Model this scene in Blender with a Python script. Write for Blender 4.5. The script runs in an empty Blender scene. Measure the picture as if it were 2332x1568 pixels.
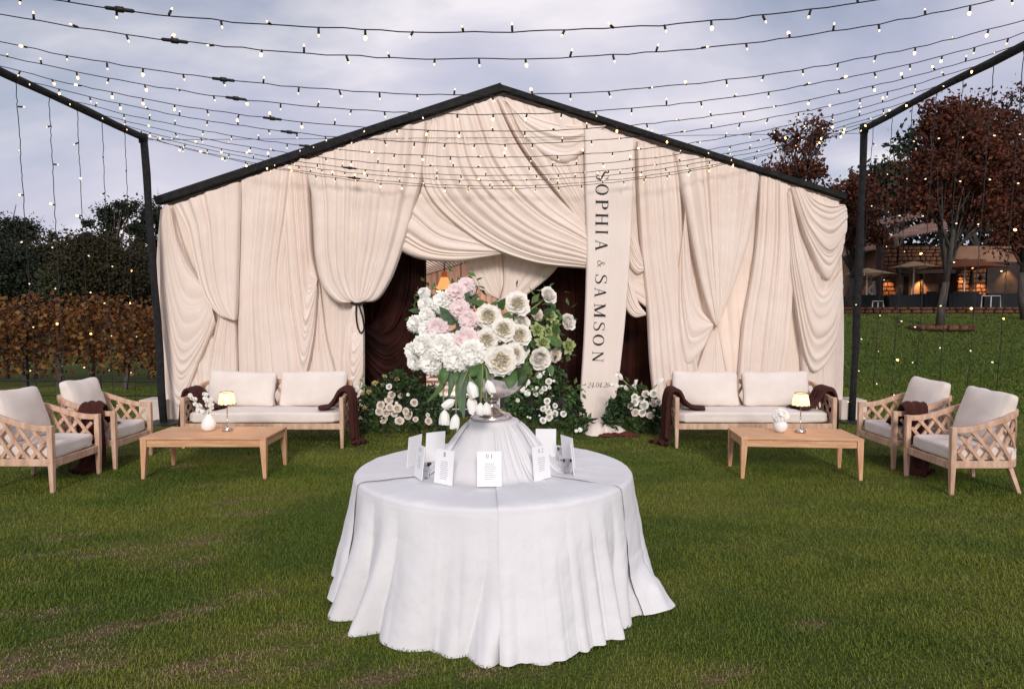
import bpy, bmesh, math, random
import numpy as np
from mathutils import Vector, Matrix, Euler
R = math.radians
S = bpy.context.scene
COL = S.collection
# ------------------------------------------------------------------ camera, sky, sun
CW, CH, F = 2332.0, 1568.0, 1527.0
CX, CY, H = 1166.0, 784.0, 1.8
PITCH = math.atan(79.0 / F)
cam = bpy.data.objects.new('camera', bpy.data.cameras.new('camera'))
COL.objects.link(cam)
cam.location = (0, 0, H)
cam.rotation_euler = (R(90) - PITCH, 0, 0)
cam.data.sensor_width = 36.0
cam.data.lens = 36.0 * F / CW
cam.data.clip_start = 0.05
cam.data.clip_end = 2000
S.camera = cam

SUN_EL = R(24)
W = bpy.data.worlds.new('World'); S.world = W; W.use_nodes = True
nt = W.node_tree; nt.nodes.clear()
N = nt.nodes.new; L = nt.links.new
def cn(tree, typ, **kw):
    n = tree.nodes.new(typ)
    for k, v in kw.items(): setattr(n, k, v)
    return n
out = N('ShaderNodeOutputWorld'); bg = N('ShaderNodeBackground'); bg.inputs[1].default_value = 0.1
sky = N('ShaderNodeTexSky'); sky.sky_type = 'NISHITA'; sky.sun_disc = False
sky.sun_elevation = SUN_EL; sky.sun_rotation = R(180)
tc = N('ShaderNodeTexCoord'); sep = N('ShaderNodeSeparateXYZ'); L(tc.outputs['Generated'], sep.inputs[0])
zz = N('ShaderNodeMath'); zz.operation = 'MAXIMUM'; L(sep.outputs[2], zz.inputs[0]); zz.inputs[1].default_value = 0.0
za = N('ShaderNodeMath'); za.operation = 'ADD'; L(zz.outputs[0], za.inputs[0]); za.inputs[1].default_value = 0.32
dx = N('ShaderNodeMath'); dx.operation = 'DIVIDE'; L(sep.outputs[0], dx.inputs[0]); L(za.outputs[0], dx.inputs[1])
dy = N('ShaderNodeMath'); dy.operation = 'DIVIDE'; L(sep.outputs[1], dy.inputs[0]); L(za.outputs[0], dy.inputs[1])
cmb = N('ShaderNodeCombineXYZ'); L(dx.outputs[0], cmb.inputs[0]); L(dy.outputs[0], cmb.inputs[1])
mp = N('ShaderNodeMapping'); mp.inputs['Location'].default_value = (3.1, 1.7, 0); mp.inputs['Scale'].default_value = (0.9, 1.25, 1); L(cmb.outputs[0], mp.inputs[0])
n1 = N('ShaderNodeTexNoise'); n1.inputs['Scale'].default_value = 1.15; n1.inputs['Detail'].default_value = 7; n1.inputs['Roughness'].default_value = 0.52; n1.inputs['Distortion'].default_value = 0.35
L(mp.outputs[0], n1.inputs['Vector'])
n2 = N('ShaderNodeTexNoise'); n2.inputs['Scale'].default_value = 1.7; n2.inputs['Detail'].default_value = 7; n2.inputs['Roughness'].default_value = 0.48; n2.inputs['Distortion'].default_value = 0.5
L(mp.outputs[0], n2.inputs['Vector'])
r1 = N('ShaderNodeValToRGB'); L(n2.outputs['Fac'], r1.inputs[0])          # shade of the cloud itself
e = r1.color_ramp.elements
e[0].position = 0.36; e[0].color = (3.3, 3.42, 4.35, 1)
e[1].position = 0.66; e[1].color = (5.9, 5.6, 5.95, 1)
m = r1.color_ramp.elements.new(0.52); m.color = (4.3, 4.25, 5.0, 1)
r2 = N('ShaderNodeValToRGB'); L(n1.outputs['Fac'], r2.inputs[0])          # cloud cover
r2.color_ramp.elements[0].position = 0.34; r2.color_ramp.elements[0].color = (0.35, 0.35, 0.35, 1)
r2.color_ramp.elements[1].position = 0.50; r2.color_ramp.elements[1].color = (1, 1, 1, 1)
dim = N('ShaderNodeMixRGB'); dim.blend_type = 'MULTIPLY'; dim.inputs[0].default_value = 1; L(sky.outputs[0], dim.inputs[1]); dim.inputs[2].default_value = (0.55, 0.55, 0.55, 1)
mx = N('ShaderNodeMixRGB'); L(r2.outputs[0], mx.inputs[0]); L(dim.outputs[0], mx.inputs[1]); L(r1.outputs[0], mx.inputs[2])
L(mx.outputs[0], bg.inputs[0]); L(bg.outputs[0], out.inputs[0])

sd = bpy.data.lights.new('sun', 'SUN'); sd.energy = 1.5; sd.angle = R(14); sd.color = (1.0, 0.93, 0.865)
sun = bpy.data.objects.new('sun', sd); COL.objects.link(sun)
sun.rotation_euler = (R(90) - SUN_EL, 0, R(4))
sun.location = (0, -10, 12)
S.view_settings.view_transform = 'Standard'; S.view_settings.look = 'None'
S.view_settings.exposure = 0.64; S.view_settings.gamma = 1.0
S.view_settings.use_curve_mapping = False
S.cycles.max_bounces = 6
S.cycles.sample_clamp_indirect = 4.0

# ------------------------------------------------------------------ helpers
cP, sP = math.cos(PITCH), math.sin(PITCH)
def ray(px, py):
    px = np.asarray(px, float); py = np.asarray(py, float)
    up = (CY - py) / F
    return np.stack([(px - CX) / F + 0 * up, cP + sP * up, -sP + cP * up], -1)
def at(px, py, Y):
    d = ray(px, py); k = np.asarray(Y, float) / d[..., 1]
    return np.array([0, 0, H]) + d * k[..., None]
def gnd(px, py, z=0.0):
    d = ray(px, py); k = (z - H) / d[..., 2]
    return np.array([0, 0, H]) + d * k[..., None]
def sm(a, b, x):
    t = np.clip((np.asarray(x, float) - a) / (b - a), 0, 1)
    return t * t * (3 - 2 * t)
_T = np.random.default_rng(5).random((256, 256))
def vn(x, y, o=0):
    x = np.asarray(x, float) + 17.3 * o; y = np.asarray(y, float) + 9.1 * o
    xi = np.floor(x).astype(int); yi = np.floor(y).astype(int)
    fx = x - xi; fy = y - yi; fx = fx * fx * (3 - 2 * fx); fy = fy * fy * (3 - 2 * fy)
    g = lambda a, b: _T[a & 255, b & 255]
    return (g(xi, yi) * (1 - fx) + g(xi + 1, yi) * fx) * (1 - fy) + (g(xi, yi + 1) * (1 - fx) + g(xi + 1, yi + 1) * fx) * fy
def fbm(x, y, o=0, n=3):
    return sum(vn(x * 2 ** k, y * 2 ** k, o + k) / 2 ** k for k in range(n)) / sum(1 / 2 ** k for k in range(n))

def npmesh(name, V, Fc, mats, smooth=True, mi=None):
    V = np.asarray(V, np.float32); Fc = np.asarray(Fc, np.int32)
    me = bpy.data.meshes.new(name)
    me.vertices.add(len(V)); me.vertices.foreach_set('co', V.ravel())
    k = Fc.shape[1]
    me.loops.add(Fc.size); me.loops.foreach_set('vertex_index', Fc.ravel())
    me.polygons.add(len(Fc)); me.polygons.foreach_set('loop_start', np.arange(0, Fc.size, k, dtype=np.int32))
    me.polygons.foreach_set('loop_total', np.full(len(Fc), k, np.int32))
    if mi is not None: me.polygons.foreach_set('material_index', np.asarray(mi, np.int32))
    me.polygons.foreach_set('use_smooth', np.full(len(Fc), smooth))
    for m_ in (mats if isinstance(mats, (list, tuple)) else [mats]): me.materials.append(m_)
    me.update(calc_edges=True); me.validate()
    return me
def obj(name, me, parent=None, world=False):
    o = bpy.data.objects.new(name, me); COL.objects.link(o)
    if parent is not None:
        o.parent = parent
        if world: o.location = -Vector(parent.location)
    return o
def tag(o, label=None, cat=None, group=None, kind=None):
    if label: o['label'] = label
    if cat: o['category'] = cat
    if group: o['group'] = group
    if kind: o['kind'] = kind
    return o
def thing(name, label, cat, loc=(0, 0, 0), rz=0, group=None):
    o = bpy.data.objects.new(name, None); COL.objects.link(o)
    o.location = tuple(float(v) for v in loc); o.rotation_euler = (0, 0, rz); o.empty_display_size = 0.1
    return tag(o, label, cat, group)

class MB:
    def __init__(s): s.v = []; s.f = []; s.m = []
    def add(s, V, Fc, mi=0, M=None):
        b = len(s.v)
        for p in V:
            p = Vector([float(q) for q in p]); s.v.append(M @ p if M is not None else p)
        for f in Fc: s.f.append([b + int(i) for i in f]); s.m.append(mi)
        return s
    def box(s, c, d, mi=0, M=None, tz=(1, 1)):
        x, y, z = d[0] / 2, d[1] / 2, d[2] / 2; cx, cy, cz = c
        V = []
        for kz, q in ((-1, tz[0]), (1, tz[1])):
            for kx, ky in ((-1, -1), (1, -1), (1, 1), (-1, 1)):
                V.append((cx + kx * x * q, cy + ky * y * q, cz + kz * z))
        return s.add(V, [(3, 2, 1, 0), (4, 5, 6, 7), (0, 1, 5, 4), (1, 2, 6, 5), (2, 3, 7, 6), (3, 0, 4, 7)], mi, M)
    def tube(s, pts, r, n=6, mi=0, M=None, cap=True):
        pts = [Vector([float(q) for q in p]) for p in pts]
        rs = r if isinstance(r, (list, tuple)) else [r] * len(pts)
        V = []; Fc = []; up = None
        for i, p in enumerate(pts):
            t = (pts[min(i + 1, len(pts) - 1)] - pts[max(i - 1, 0)]).normalized()
            if up is None:
                up = Vector((0, 0, 1)) if abs(t.z) < .9 else Vector((1, 0, 0))
            a = t.cross(up)
            if a.length < 1e-5: a = t.orthogonal()
            a.normalize(); b = a.cross(t).normalized(); up = b
            for k in range(n):
                an = 2 * math.pi * k / n
                V.append(p + (a * math.cos(an) + b * math.sin(an)) * rs[i])
        for i in range(len(pts) - 1):
            for k in range(n):
                k2 = (k + 1) % n
                Fc.append((i * n + k, i * n + k2, (i + 1) * n + k2, (i + 1) * n + k))
        if cap:
            Fc.append(tuple(range(n))[::-1]); Fc.append(tuple((len(pts) - 1) * n + k for k in range(n)))
        return s.add(V, Fc, mi, M)
    def lathe(s, prof, n=24, mi=0, c=(0, 0, 0), M=None, wob=None):
        V = []; Fc = []
        for j, (r, z) in enumerate(prof):
            for k in range(n):
                an = 2 * math.pi * k / n
                V.append((c[0] + r * math.cos(an), c[1] + r * math.sin(an), c[2] + z + (wob(an, j) if wob else 0)))
        for j in range(len(prof) - 1):
            for k in range(n):
                k2 = (k + 1) % n
                Fc.append((j * n + k, j * n + k2, (j + 1) * n + k2, (j + 1) * n + k))
        return s.add(V, Fc, mi, M)
    def sweep(s, pts, nrm, w, h, mi=0, M=None):      # rectangular bar along pts; nrm horizontal normal per point
        V = []; Fc = []
        for p, n_ in zip(pts, nrm):
            p = Vector(p); n_ = Vector(n_)
            for a, b in ((-1, -1), (1, -1), (1, 1), (-1, 1)):
                V.append(p + n_ * (a * w / 2) + Vector((0, 0, b * h / 2)))
        for i in range(len(pts) - 1):
            for k in range(4):
                k2 = (k + 1) % 4
                Fc.append((i * 4 + k, i * 4 + k2, (i + 1) * 4 + k2, (i + 1) * 4 + k))
        Fc.append((3, 2, 1, 0)); q = (len(pts) - 1) * 4; Fc.append((q, q + 1, q + 2, q + 3))
        return s.add(V, Fc, mi, M)
    def mesh(s, name, mats, smooth=False):
        me = bpy.data.meshes.new(name)
        me.from_pydata([tuple(v) for v in s.v], [], s.f)
        for m_ in (mats if isinstance(mats, (list, tuple)) else [mats]): me.materials.append(m_)
        me.polygons.foreach_set('material_index', s.m)
        me.polygons.foreach_set('use_smooth', [smooth] * len(s.f))
        me.update()
        bm = bmesh.new(); bm.from_mesh(me); bmesh.ops.recalc_face_normals(bm, faces=bm.faces); bm.to_mesh(me); bm.free()
        return me
    def build(s, name, mats, parent=None, world=False, smooth=False, bevel=0):
        o = obj(name, s.mesh(name, mats, smooth), parent, world)
        if bevel:
            b = o.modifiers.new('bevel', 'BEVEL'); b.width = bevel; b.segments = 2; b.limit_method = 'ANGLE'
        return o

# ------------------------------------------------------------------ materials
def mat(name, c1, c2=None, scale=6, rough=0.8, metal=0, bump=0, bscale=60, trans=0, sheen=0, island=False, stretch=(1, 1, 1), coat=0, detail=4, emit=None, estr=0, coords='Object', ramp=(0.35, 0.65), spec=0.35, attr=None, dist=0.002):
    m_ = bpy.data.materials.new(name); m_.use_nodes = True
    t = m_.node_tree; p = t.nodes['Principled BSDF']; o_ = t.nodes['Material Output']
    p.inputs['Roughness'].default_value = rough; p.inputs['Metallic'].default_value = metal
    p.inputs['Specular IOR Level'].default_value = spec
    if sheen:
        p.inputs['Sheen Weight'].default_value = sheen; p.inputs['Sheen Roughness'].default_value = 0.4
    if coat: p.inputs['Coat Weight'].default_value = coat
    co = cn(t, 'ShaderNodeTexCoord'); mp_ = cn(t, 'ShaderNodeMapping'); mp_.inputs['Scale'].default_value = stretch
    t.links.new(co.outputs[coords], mp_.inputs[0])
    colsock = None
    if c2 is not None:
        rp = cn(t, 'ShaderNodeValToRGB'); rp.color_ramp.elements[0].color = (*c1, 1); rp.color_ramp.elements[1].color = (*c2, 1)
        if island:
            g = cn(t, 'ShaderNodeNewGeometry'); nz = cn(t, 'ShaderNodeTexNoise'); nz.inputs['Scale'].default_value = scale
            t.links.new(mp_.outputs[0], nz.inputs['Vector'])
            ad = cn(t, 'ShaderNodeMath', operation='ADD'); mu = cn(t, 'ShaderNodeMath', operation='MULTIPLY'); mu.inputs[1].default_value = 0.5
            t.links.new(g.outputs['Random Per Island'], ad.inputs[0]); t.links.new(nz.outputs['Fac'], ad.inputs[1]); t.links.new(ad.outputs[0], mu.inputs[0])
            t.links.new(mu.outputs[0], rp.inputs[0]); rp.color_ramp.elements[0].position = 0.2; rp.color_ramp.elements[1].position = 0.75
        else:
            nz = cn(t, 'ShaderNodeTexNoise'); nz.inputs['Scale'].default_value = scale; nz.inputs['Detail'].default_value = detail
            t.links.new(mp_.outputs[0], nz.inputs['Vector']); t.links.new(nz.outputs['Fac'], rp.inputs[0])
            rp.color_ramp.elements[0].position = ramp[0]; rp.color_ramp.elements[1].position = ramp[1]
        colsock = rp.outputs[0]
        t.links.new(colsock, p.inputs['Base Color'])
    else:
        p.inputs['Base Color'].default_value = (*c1, 1)
    if bump:
        nb = cn(t, 'ShaderNodeTexNoise'); nb.inputs['Scale'].default_value = bscale; nb.inputs['Detail'].default_value = 3
        t.links.new(mp_.outputs[0], nb.inputs['Vector'])
        b = cn(t, 'ShaderNodeBump'); b.inputs['Strength'].default_value = bump; b.inputs['Distance'].default_value = dist
        t.links.new(nb.outputs['Fac'], b.inputs['Height']); t.links.new(b.outputs[0], p.inputs['Normal'])
    if emit:
        p.inputs['Emission Color'].default_value = (*emit, 1); p.inputs['Emission Strength'].default_value = estr
    if trans:
        tr = cn(t, 'ShaderNodeBsdfTranslucent'); mxs = cn(t, 'ShaderNodeMixShader'); mxs.inputs[0].default_value = trans
        if colsock: t.links.new(colsock, tr.inputs[0])
        else: tr.inputs[0].default_value = (*c1, 1)
        t.links.new(p.outputs[0], mxs.inputs[1]); t.links.new(tr.outputs[0], mxs.inputs[2]); t.links.new(mxs.outputs[0], o_.inputs[0])
    return m_
M = {}
M['drape'] = mat('blush_cream_drape', (.85, .715, .625), (.90, .775, .69), scale=1.3, rough=.85, bump=.12, bscale=24, sheen=.15, trans=.10, dist=.01)
M['banner'] = mat('banner_cloth', (.83, .715, .635), (.87, .765, .695), scale=1.1, rough=.8, bump=.15, bscale=14, trans=.05, dist=.01)
M['linen'] = mat('white_tablecloth', (.69, .68, .695), (.74, .73, .745), scale=3, rough=.85, bump=.45, bscale=9, sheen=.1, dist=.012)
M['velvet'] = mat('dark_brown_velvet', (.009, .0032, .0025), (.036, .011, .008), scale=2, rough=.6, sheen=.02, spec=.06)
M['pinkdrape'] = mat('dusty_pink_drape', (.50, .30, .25), (.60, .38, .32), scale=1, rough=.85, trans=.15)
M['black'] = mat('black_metal', (.009, .009, .010), (.018, .017, .018), scale=9, rough=.55)
M['blackcloth'] = mat('black_wrapped_cloth', (.008, .008, .009), (.02, .019, .019), scale=14, rough=.9, bump=.5, bscale=25, dist=.01)
M['cable'] = mat('black_cable', (.008, .008, .009), rough=.6)
M['pvc'] = mat('marquee_roof_sheet', (.55, .54, .54), (.62, .61, .61), scale=2, rough=.5)
M['teak'] = mat('weathered_teak', (.48, .29, .195), (.67, .455, .33), scale=5, rough=.65, bump=.25, bscale=20, stretch=(4, 4, 1), detail=8)
M['oak'] = mat('warm_teak_table', (.54, .28, .145), (.68, .41, .235), scale=4, rough=.5, bump=.15, bscale=20, stretch=(1, 9, 9), detail=8)
M['oakleg'] = mat('warm_teak_leg', (.54, .28, .145), (.68, .41, .235), scale=4, rough=.5, bump=.15, bscale=20, stretch=(9, 9, 1), detail=8)
M['cushion'] = mat('cream_cushion_fabric', (.71, .63, .57), (.76, .68, .62), scale=5, rough=.9, bump=.35, bscale=160, sheen=.2)
M['fur'] = mat('brown_fur_throw', (.024, .0055, .004), (.075, .018, .012), scale=8, rough=.95, sheen=.03, island=True)
M['ceramic'] = mat('white_ceramic', (.80, .78, .77), (.84, .82, .81), scale=4, rough=.4)
M['chrome'] = mat('polished_metal', (.62, .58, .56), rough=.18, metal=1)
M['urn'] = mat('aged_silver', (.56, .47, .43), (.78, .70, .66), scale=5, rough=.22, metal=1, bump=.15, bscale=16)
M['card'] = mat('white_card', (.83, .83, .84), (.86, .86, .87), scale=3, rough=.6)
M['ink'] = mat('black_ink', (.012, .011, .012), rough=.7)
M['greyink'] = mat('grey_ink', (.34, .34, .35), rough=.8)
M['grass'] = None
M['timber'] = mat('pale_timber_block', (.60, .52, .45), (.70, .62, .55), scale=4, rough=.8)
M['flowerwhite'] = mat('white_petal', (.95, .935, .88), (.96, .95, .91), scale=12, rough=.7, trans=.15)
M['flowercream'] = mat('cream_petal', (.91, .87, .79), (.95, .92, .87), scale=12, rough=.7, trans=.22)
M['flowerheart'] = mat('buttery_inner_petal', (.95, .84, .62), (.96, .92, .80), scale=25, rough=.7, trans=.06)
M['flowerpink'] = mat('pale_pink_petal', (.92, .74, .74), (.94, .84, .83), scale=14, rough=.7, trans=.25)
M['flowerblush'] = mat('blush_rose_petal', (.86, .75, .67), (.90, .83, .77), scale=14, rough=.7, trans=.2)
M['flowergreen'] = mat('lime_petal', (.28, .36, .10), (.56, .62, .32), scale=14, rough=.7, trans=.22)
M['floweryellow'] = mat('yellow_dahlia_petal', (.50, .36, .10), (.62, .52, .24), scale=14, rough=.7, trans=.15)
M['leaf'] = mat('rose_leaf', (.016, .036, .011), (.050, .095, .028), scale=3, rough=.55, island=True, trans=.12)
M['leaflight'] = mat('fresh_leaf', (.05, .11, .025), (.11, .19, .06), scale=5, rough=.5, trans=.15)
M['leafblue'] = mat('tulip_leaf', (.075, .135, .075), (.13, .21, .115), scale=5, rough=.5, trans=.15)
M['stem'] = mat('green_stem', (.16, .22, .06), (.24, .30, .10), scale=9, rough=.6)
M['glass'] = mat('clear_glass', (.9, .9, .92), rough=.03)
M['glass'].node_tree.nodes['Principled BSDF'].inputs['Transmission Weight'].default_value = 1.0
M['glass'].node_tree.nodes['Principled BSDF'].inputs['IOR'].default_value = 1.12
M['shade'] = mat('lit_lamp_shade', (.82, .68, .48), (.86, .76, .58), scale=40, rough=.9, trans=.5, emit=(1, .70, .36), estr=.22)
M['trim'] = mat('black_trim', (.012, .010, .010), rough=.8)
M['bulb'] = mat('lit_bulb', (1, .8, .5), rough=.3, emit=(1, .43, .09), estr=9)
M['bulbdim'] = mat('pale_lit_bulb', (.9, .85, .75), rough=.3, emit=(1, .62, .26), estr=1.0)
M['bulbdim'].cycles.emission_sampling = 'NONE'
M['bulb'].cycles.emission_sampling = 'NONE'
M['glow'] = mat('lit_pendant', (1, .6, .3), rough=.8, emit=(1, .48, .15), estr=.5)
M['bark'] = mat('grey_bark', (.045, .036, .032), (.09, .075, .066), scale=5, rough=.9, bump=.5, bscale=14, stretch=(3, 3, .6), dist=.02)
M['postwood'] = mat('weathered_post', (.035, .028, .024), (.08, .065, .055), scale=4, rough=.9)
M['palebark'] = mat('pale_gum_bark', (.10, .07, .06), (.20, .15, .13), scale=4, rough=.9)
M['gum'] = mat('dark_gum_leaf', (.006, .011, .005), (.020, .030, .013), scale=.5, rough=.7, island=True, trans=.1)
M['olive'] = mat('olive_brown_leaf', (.014, .013, .004), (.042, .034, .010), scale=.4, rough=.7, island=True, trans=.1)
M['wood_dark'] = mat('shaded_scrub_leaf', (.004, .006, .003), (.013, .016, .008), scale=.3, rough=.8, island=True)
M['red'] = mat('rust_red_plane_leaf', (.032, .008, .004), (.135, .036, .014), scale=.5, rough=.7, island=True, trans=.15)
M['vine'] = mat('autumn_vine_leaf', (.030, .009, .004), (.21, .075, .018), scale=1.2, rough=.75, island=True, trans=.2)
M['vineyellow'] = mat('yellow_vine_leaf', (.13, .065, .014), (.30, .16, .04), scale=1.2, rough=.75, island=True, trans=.2)
M['letter'] = M['ink']
# ------------------------------------------------------------------ lawn
def gz(x, y):
    x = np.asarray(x, float); y = np.asarray(y, float)
    return 1.62 * sm(5.9, 9.5, x) * sm(11.0, 26.0, y) * (0.55 + 0.45 * sm(6, 13, x)) / (0.55 + 0.45 * sm(6, 13, np.full_like(x, 12.9)))
# bare straw-coloured patches: measured spots (photo px), long and short half-axes in metres
_spots = [(40, 1508, .30, .10), (150, 1465, .26, .07), (300, 1425, .26, .07), (345, 1265, .16, .05), (240, 1262, .22, .05), (410, 1283, .2, .06),
          (262, 1257, .2, .05), (375, 1262, .14, .05), (470, 1232, .2, .06), (490, 1218, .16, .05), (85, 1400, .2, .06), (150, 1225, .14, .05), (105, 1262, .18, .05),
          (480, 1510, .24, .06), (470, 1535, .2, .05), (610, 1440, .2, .06), (640, 1530, .2, .05), (880, 1540, .22, .06), (1195, 1524, .16, .06), (1100, 1535, .1, .05),
          (60, 1535, .4, .08), (230, 1515, .18, .05), (530, 1140, .14, .06), (585, 1168, .14, .05), (420, 1060, .16, .06), (470, 1105, .16, .06), (1850, 1425, .12, .05), (1630, 1540, .16, .06),
          (420, 1395, .2, .05), (560, 1355, .16, .05), (700, 1470, .2, .05), (520, 1170, .16, .06)]
_sp = [(gnd(a, b), c, d) for a, b, c, d in _spots]
def dry(x, y):
    v = np.zeros_like(x)
    for p, a, b in _sp:
        u = (x - p[0]) * .93 + (y - p[1]) * .36; w = -(x - p[0]) * .36 + (y - p[1]) * .93
        v = np.maximum(v, np.exp(-(u / a) ** 2 - (w / b) ** 2) * 1.25)
    v = v * sm(.30, .62, fbm(x * 13, y * 26, 3))
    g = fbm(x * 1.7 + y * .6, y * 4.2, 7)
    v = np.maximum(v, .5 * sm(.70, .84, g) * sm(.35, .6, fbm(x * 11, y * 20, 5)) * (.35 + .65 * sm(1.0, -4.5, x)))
    return np.clip(v, 0, 1)
def attrmat(name, green1, green2, straw, rough, bladed):
    m_ = bpy.data.materials.new(name); m_.use_nodes = True; t = m_.node_tree; p = t.nodes['Principled BSDF']
    p.inputs['Roughness'].default_value = rough; p.inputs['Specular IOR Level'].default_value = .2
    a = cn(t, 'ShaderNodeAttribute'); a.attribute_name = 'tint'
    sp_ = cn(t, 'ShaderNodeSeparateColor'); t.links.new(a.outputs['Color'], sp_.inputs[0])
    mx1 = cn(t, 'ShaderNodeMixRGB'); t.links.new(sp_.outputs[0], mx1.inputs[0]); mx1.inputs[1].default_value = (*green1, 1); mx1.inputs[2].default_value = (*green2, 1)
    mx2 = cn(t, 'ShaderNodeMixRGB'); t.links.new(sp_.outputs[1], mx2.inputs[0]); t.links.new(mx1.outputs[0], mx2.inputs[1]); mx2.inputs[2].default_value = (*straw, 1)
    src = mx2.outputs[0]
    if not bladed:
        nz = cn(t, 'ShaderNodeTexNoise'); nz.inputs['Scale'].default_value = 45; nz.inputs['Detail'].default_value = 6
        co = cn(t, 'ShaderNodeTexCoord'); t.links.new(co.outputs['Object'], nz.inputs['Vector'])
        mx3 = cn(t, 'ShaderNodeMixRGB', blend_type='MULTIPLY'); mx3.inputs[0].default_value = .8
        rr = cn(t, 'ShaderNodeValToRGB'); rr.color_ramp.elements[0].position = .3; rr.color_ramp.elements[0].color = (.35, .35, .35, 1); rr.color_ramp.elements[1].position = .7; rr.color_ramp.elements[1].color = (1.5, 1.5, 1.5, 1)
        t.links.new(nz.outputs[0], rr.inputs[0]); t.links.new(src, mx3.inputs[1]); t.links.new(rr.outputs[0], mx3.inputs[2]); src = mx3.outputs[0]
        b = cn(t, 'ShaderNodeBump'); b.inputs['Strength'].default_value = .8; b.inputs['Distance'].default_value = .03
        t.links.new(nz.outputs[0], b.inputs['Height']); t.links.new(b.outputs[0], p.inputs['Normal'])
    t.links.new(src, p.inputs['Base Color'])
    return m_
M['lawn'] = attrmat('lawn_soil_and_thatch', (.050, .074, .009), (.098, .108, .018), (.13, .085, .045), .95, False)
M['grass'] = attrmat('grass_blade', (.066, .114, .010), (.165, .184, .024), (.36, .25, .15), .6, True)
def tint(me, x, y, rnd=None):
    g = fbm(x * .9, y * 1.6, 11) * .7 + fbm(x * 4, y * 6, 12) * .3
    g = sm(.3, .75, g)
    if rnd is not None: g = np.clip(g * .75 + rnd * .45, 0, 1)
    d = dry(x, y)
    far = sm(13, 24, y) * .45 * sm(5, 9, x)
    g = g * (1 - .9 * sm(11.5, 17, y) * sm(5, 7, x)); d = np.clip(d + far * .18, 0, 1)  # right slope: duller, browner grass, plus light falloff put into the tint
    c = np.stack([g, d, np.zeros_like(g), np.ones_like(g)], 1).astype(np.float32)
    at_ = me.color_attributes.new('tint', 'FLOAT_COLOR', 'POINT'); at_.data.foreach_set('color', c.ravel())
xs = np.concatenate([np.linspace(-400, -16, 9), np.linspace(-15, 22, 260), np.linspace(24, 400, 9)])
ys = np.concatenate([np.linspace(-30, .5, 5), np.linspace(1, 15, 200), np.linspace(15.3, 45, 60), np.linspace(50, 500, 9)])
gx, gy = np.meshgrid(xs, ys); z = gz(gx, gy)
V = np.stack([gx, gy, z], -1).reshape(-1, 3); nx, ny = len(xs), len(ys)
idx = np.arange(nx * ny).reshape(ny, nx)
def gridf(idx):
    return np.stack([idx[:-1, :-1], idx[:-1, 1:], idx[1:, 1:], idx[1:, :-1]], -1).reshape(-1, 4)
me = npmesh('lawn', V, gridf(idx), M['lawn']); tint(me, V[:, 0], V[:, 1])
tag(obj('lawn', me), kind='structure')

rng = np.random.default_rng(21)
def blades(n, y0, y1, hh, ww, side=.80):
    y = np.sqrt(rng.uniform(y0 ** 2, y1 ** 2, n)); x = rng.uniform(-1, 1, n) * (y * side + .3)
    keep = (rng.random(n) > .5 * dry(x, y)) & (rng.random(n) < .35 + .65 * fbm(x * 3.1, y * 5, 14))
    keep &= ~((y > 11.2) & (np.abs(x) < 5.7))
    return x[keep], y[keep], hh, ww
px_, py_, hs, ws = [], [], [], []
for a in (blades(300000, 1.2, 4.8, .030, .0021, 1.15), blades(430000, 4.8, 8.2, .030, .0032, 1.1), blades(360000, 8.2, 15.5, .032, .0055, 1.05)):
    px_.append(a[0]); py_.append(a[1]); hs.append(np.full(len(a[0]), a[2])); ws.append(np.full(len(a[0]), a[3]))
nn_ = 90000; qx = rng.uniform(5.9, 20, nn_); qy = rng.uniform(11.5, 26, nn_); px_.append(qx); py_.append(qy); hs.append(np.full(nn_, .06)); ws.append(np.full(nn_, .014))
bx = np.concatenate(px_); by = np.concatenate(py_); hh = np.concatenate(hs); ww = np.concatenate(ws); n = len(bx)
d = dry(bx, by)
hh = hh * rng.uniform(.4, 1.25, n) * (.6 + .8 * fbm(bx * 2.2, by * 3.2, 15)) * (1 - .55 * d)
an = rng.uniform(0, 2 * math.pi, n); ln = rng.uniform(.15, 1.1, n) + d * .5
dirx, diry = np.cos(an), np.sin(an); sx, sy = -diry * ww, dirx * ww
bz = gz(bx, by) - .003
p0 = np.stack([bx - sx, by - sy, bz], 1); p1 = np.stack([bx + sx, by + sy, bz], 1)
mxx, myy = bx + dirx * hh * ln * .4, by + diry * hh * ln * .4
p2 = np.stack([mxx + sx * .8, myy + sy * .8, bz + hh * .62], 1); p3 = np.stack([mxx - sx * .8, myy - sy * .8, bz + hh * .62], 1)
p4 = np.stack([bx + dirx * hh * ln, by + diry * hh * ln, bz + hh * (1 - .25 * ln)], 1)
nr_ = by < 4.8; fr_ = ~nr_; n1_, n2_ = int(nr_.sum()), int(fr_.sum())
V = np.concatenate([np.stack([q[nr_] for q in (p0, p1, p2, p3, p4)], 1).reshape(-1, 3), np.stack([q[fr_] for q in (p0, p1, p4)], 1).reshape(-1, 3)])
b = np.arange(n1_)[:, None] * 5; c = np.arange(n2_)[:, None] * 3 + n1_ * 5
Fc = np.concatenate([np.concatenate([b, b + 1, b + 2], 1), np.concatenate([b, b + 2, b + 3], 1), np.concatenate([b + 3, b + 2, b + 4], 1), np.concatenate([c, c + 1, c + 2], 1)])
me = npmesh('grass', V, Fc, M['grass'], smooth=False); rv = rng.random(n)
rep = lambda q: np.concatenate([np.repeat(q[nr_], 5), np.repeat(q[fr_], 3)])
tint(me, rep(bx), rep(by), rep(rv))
tag(obj('grass', me), 'short green lawn grass with straw coloured dry tufts', 'grass', kind='stuff')

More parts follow.
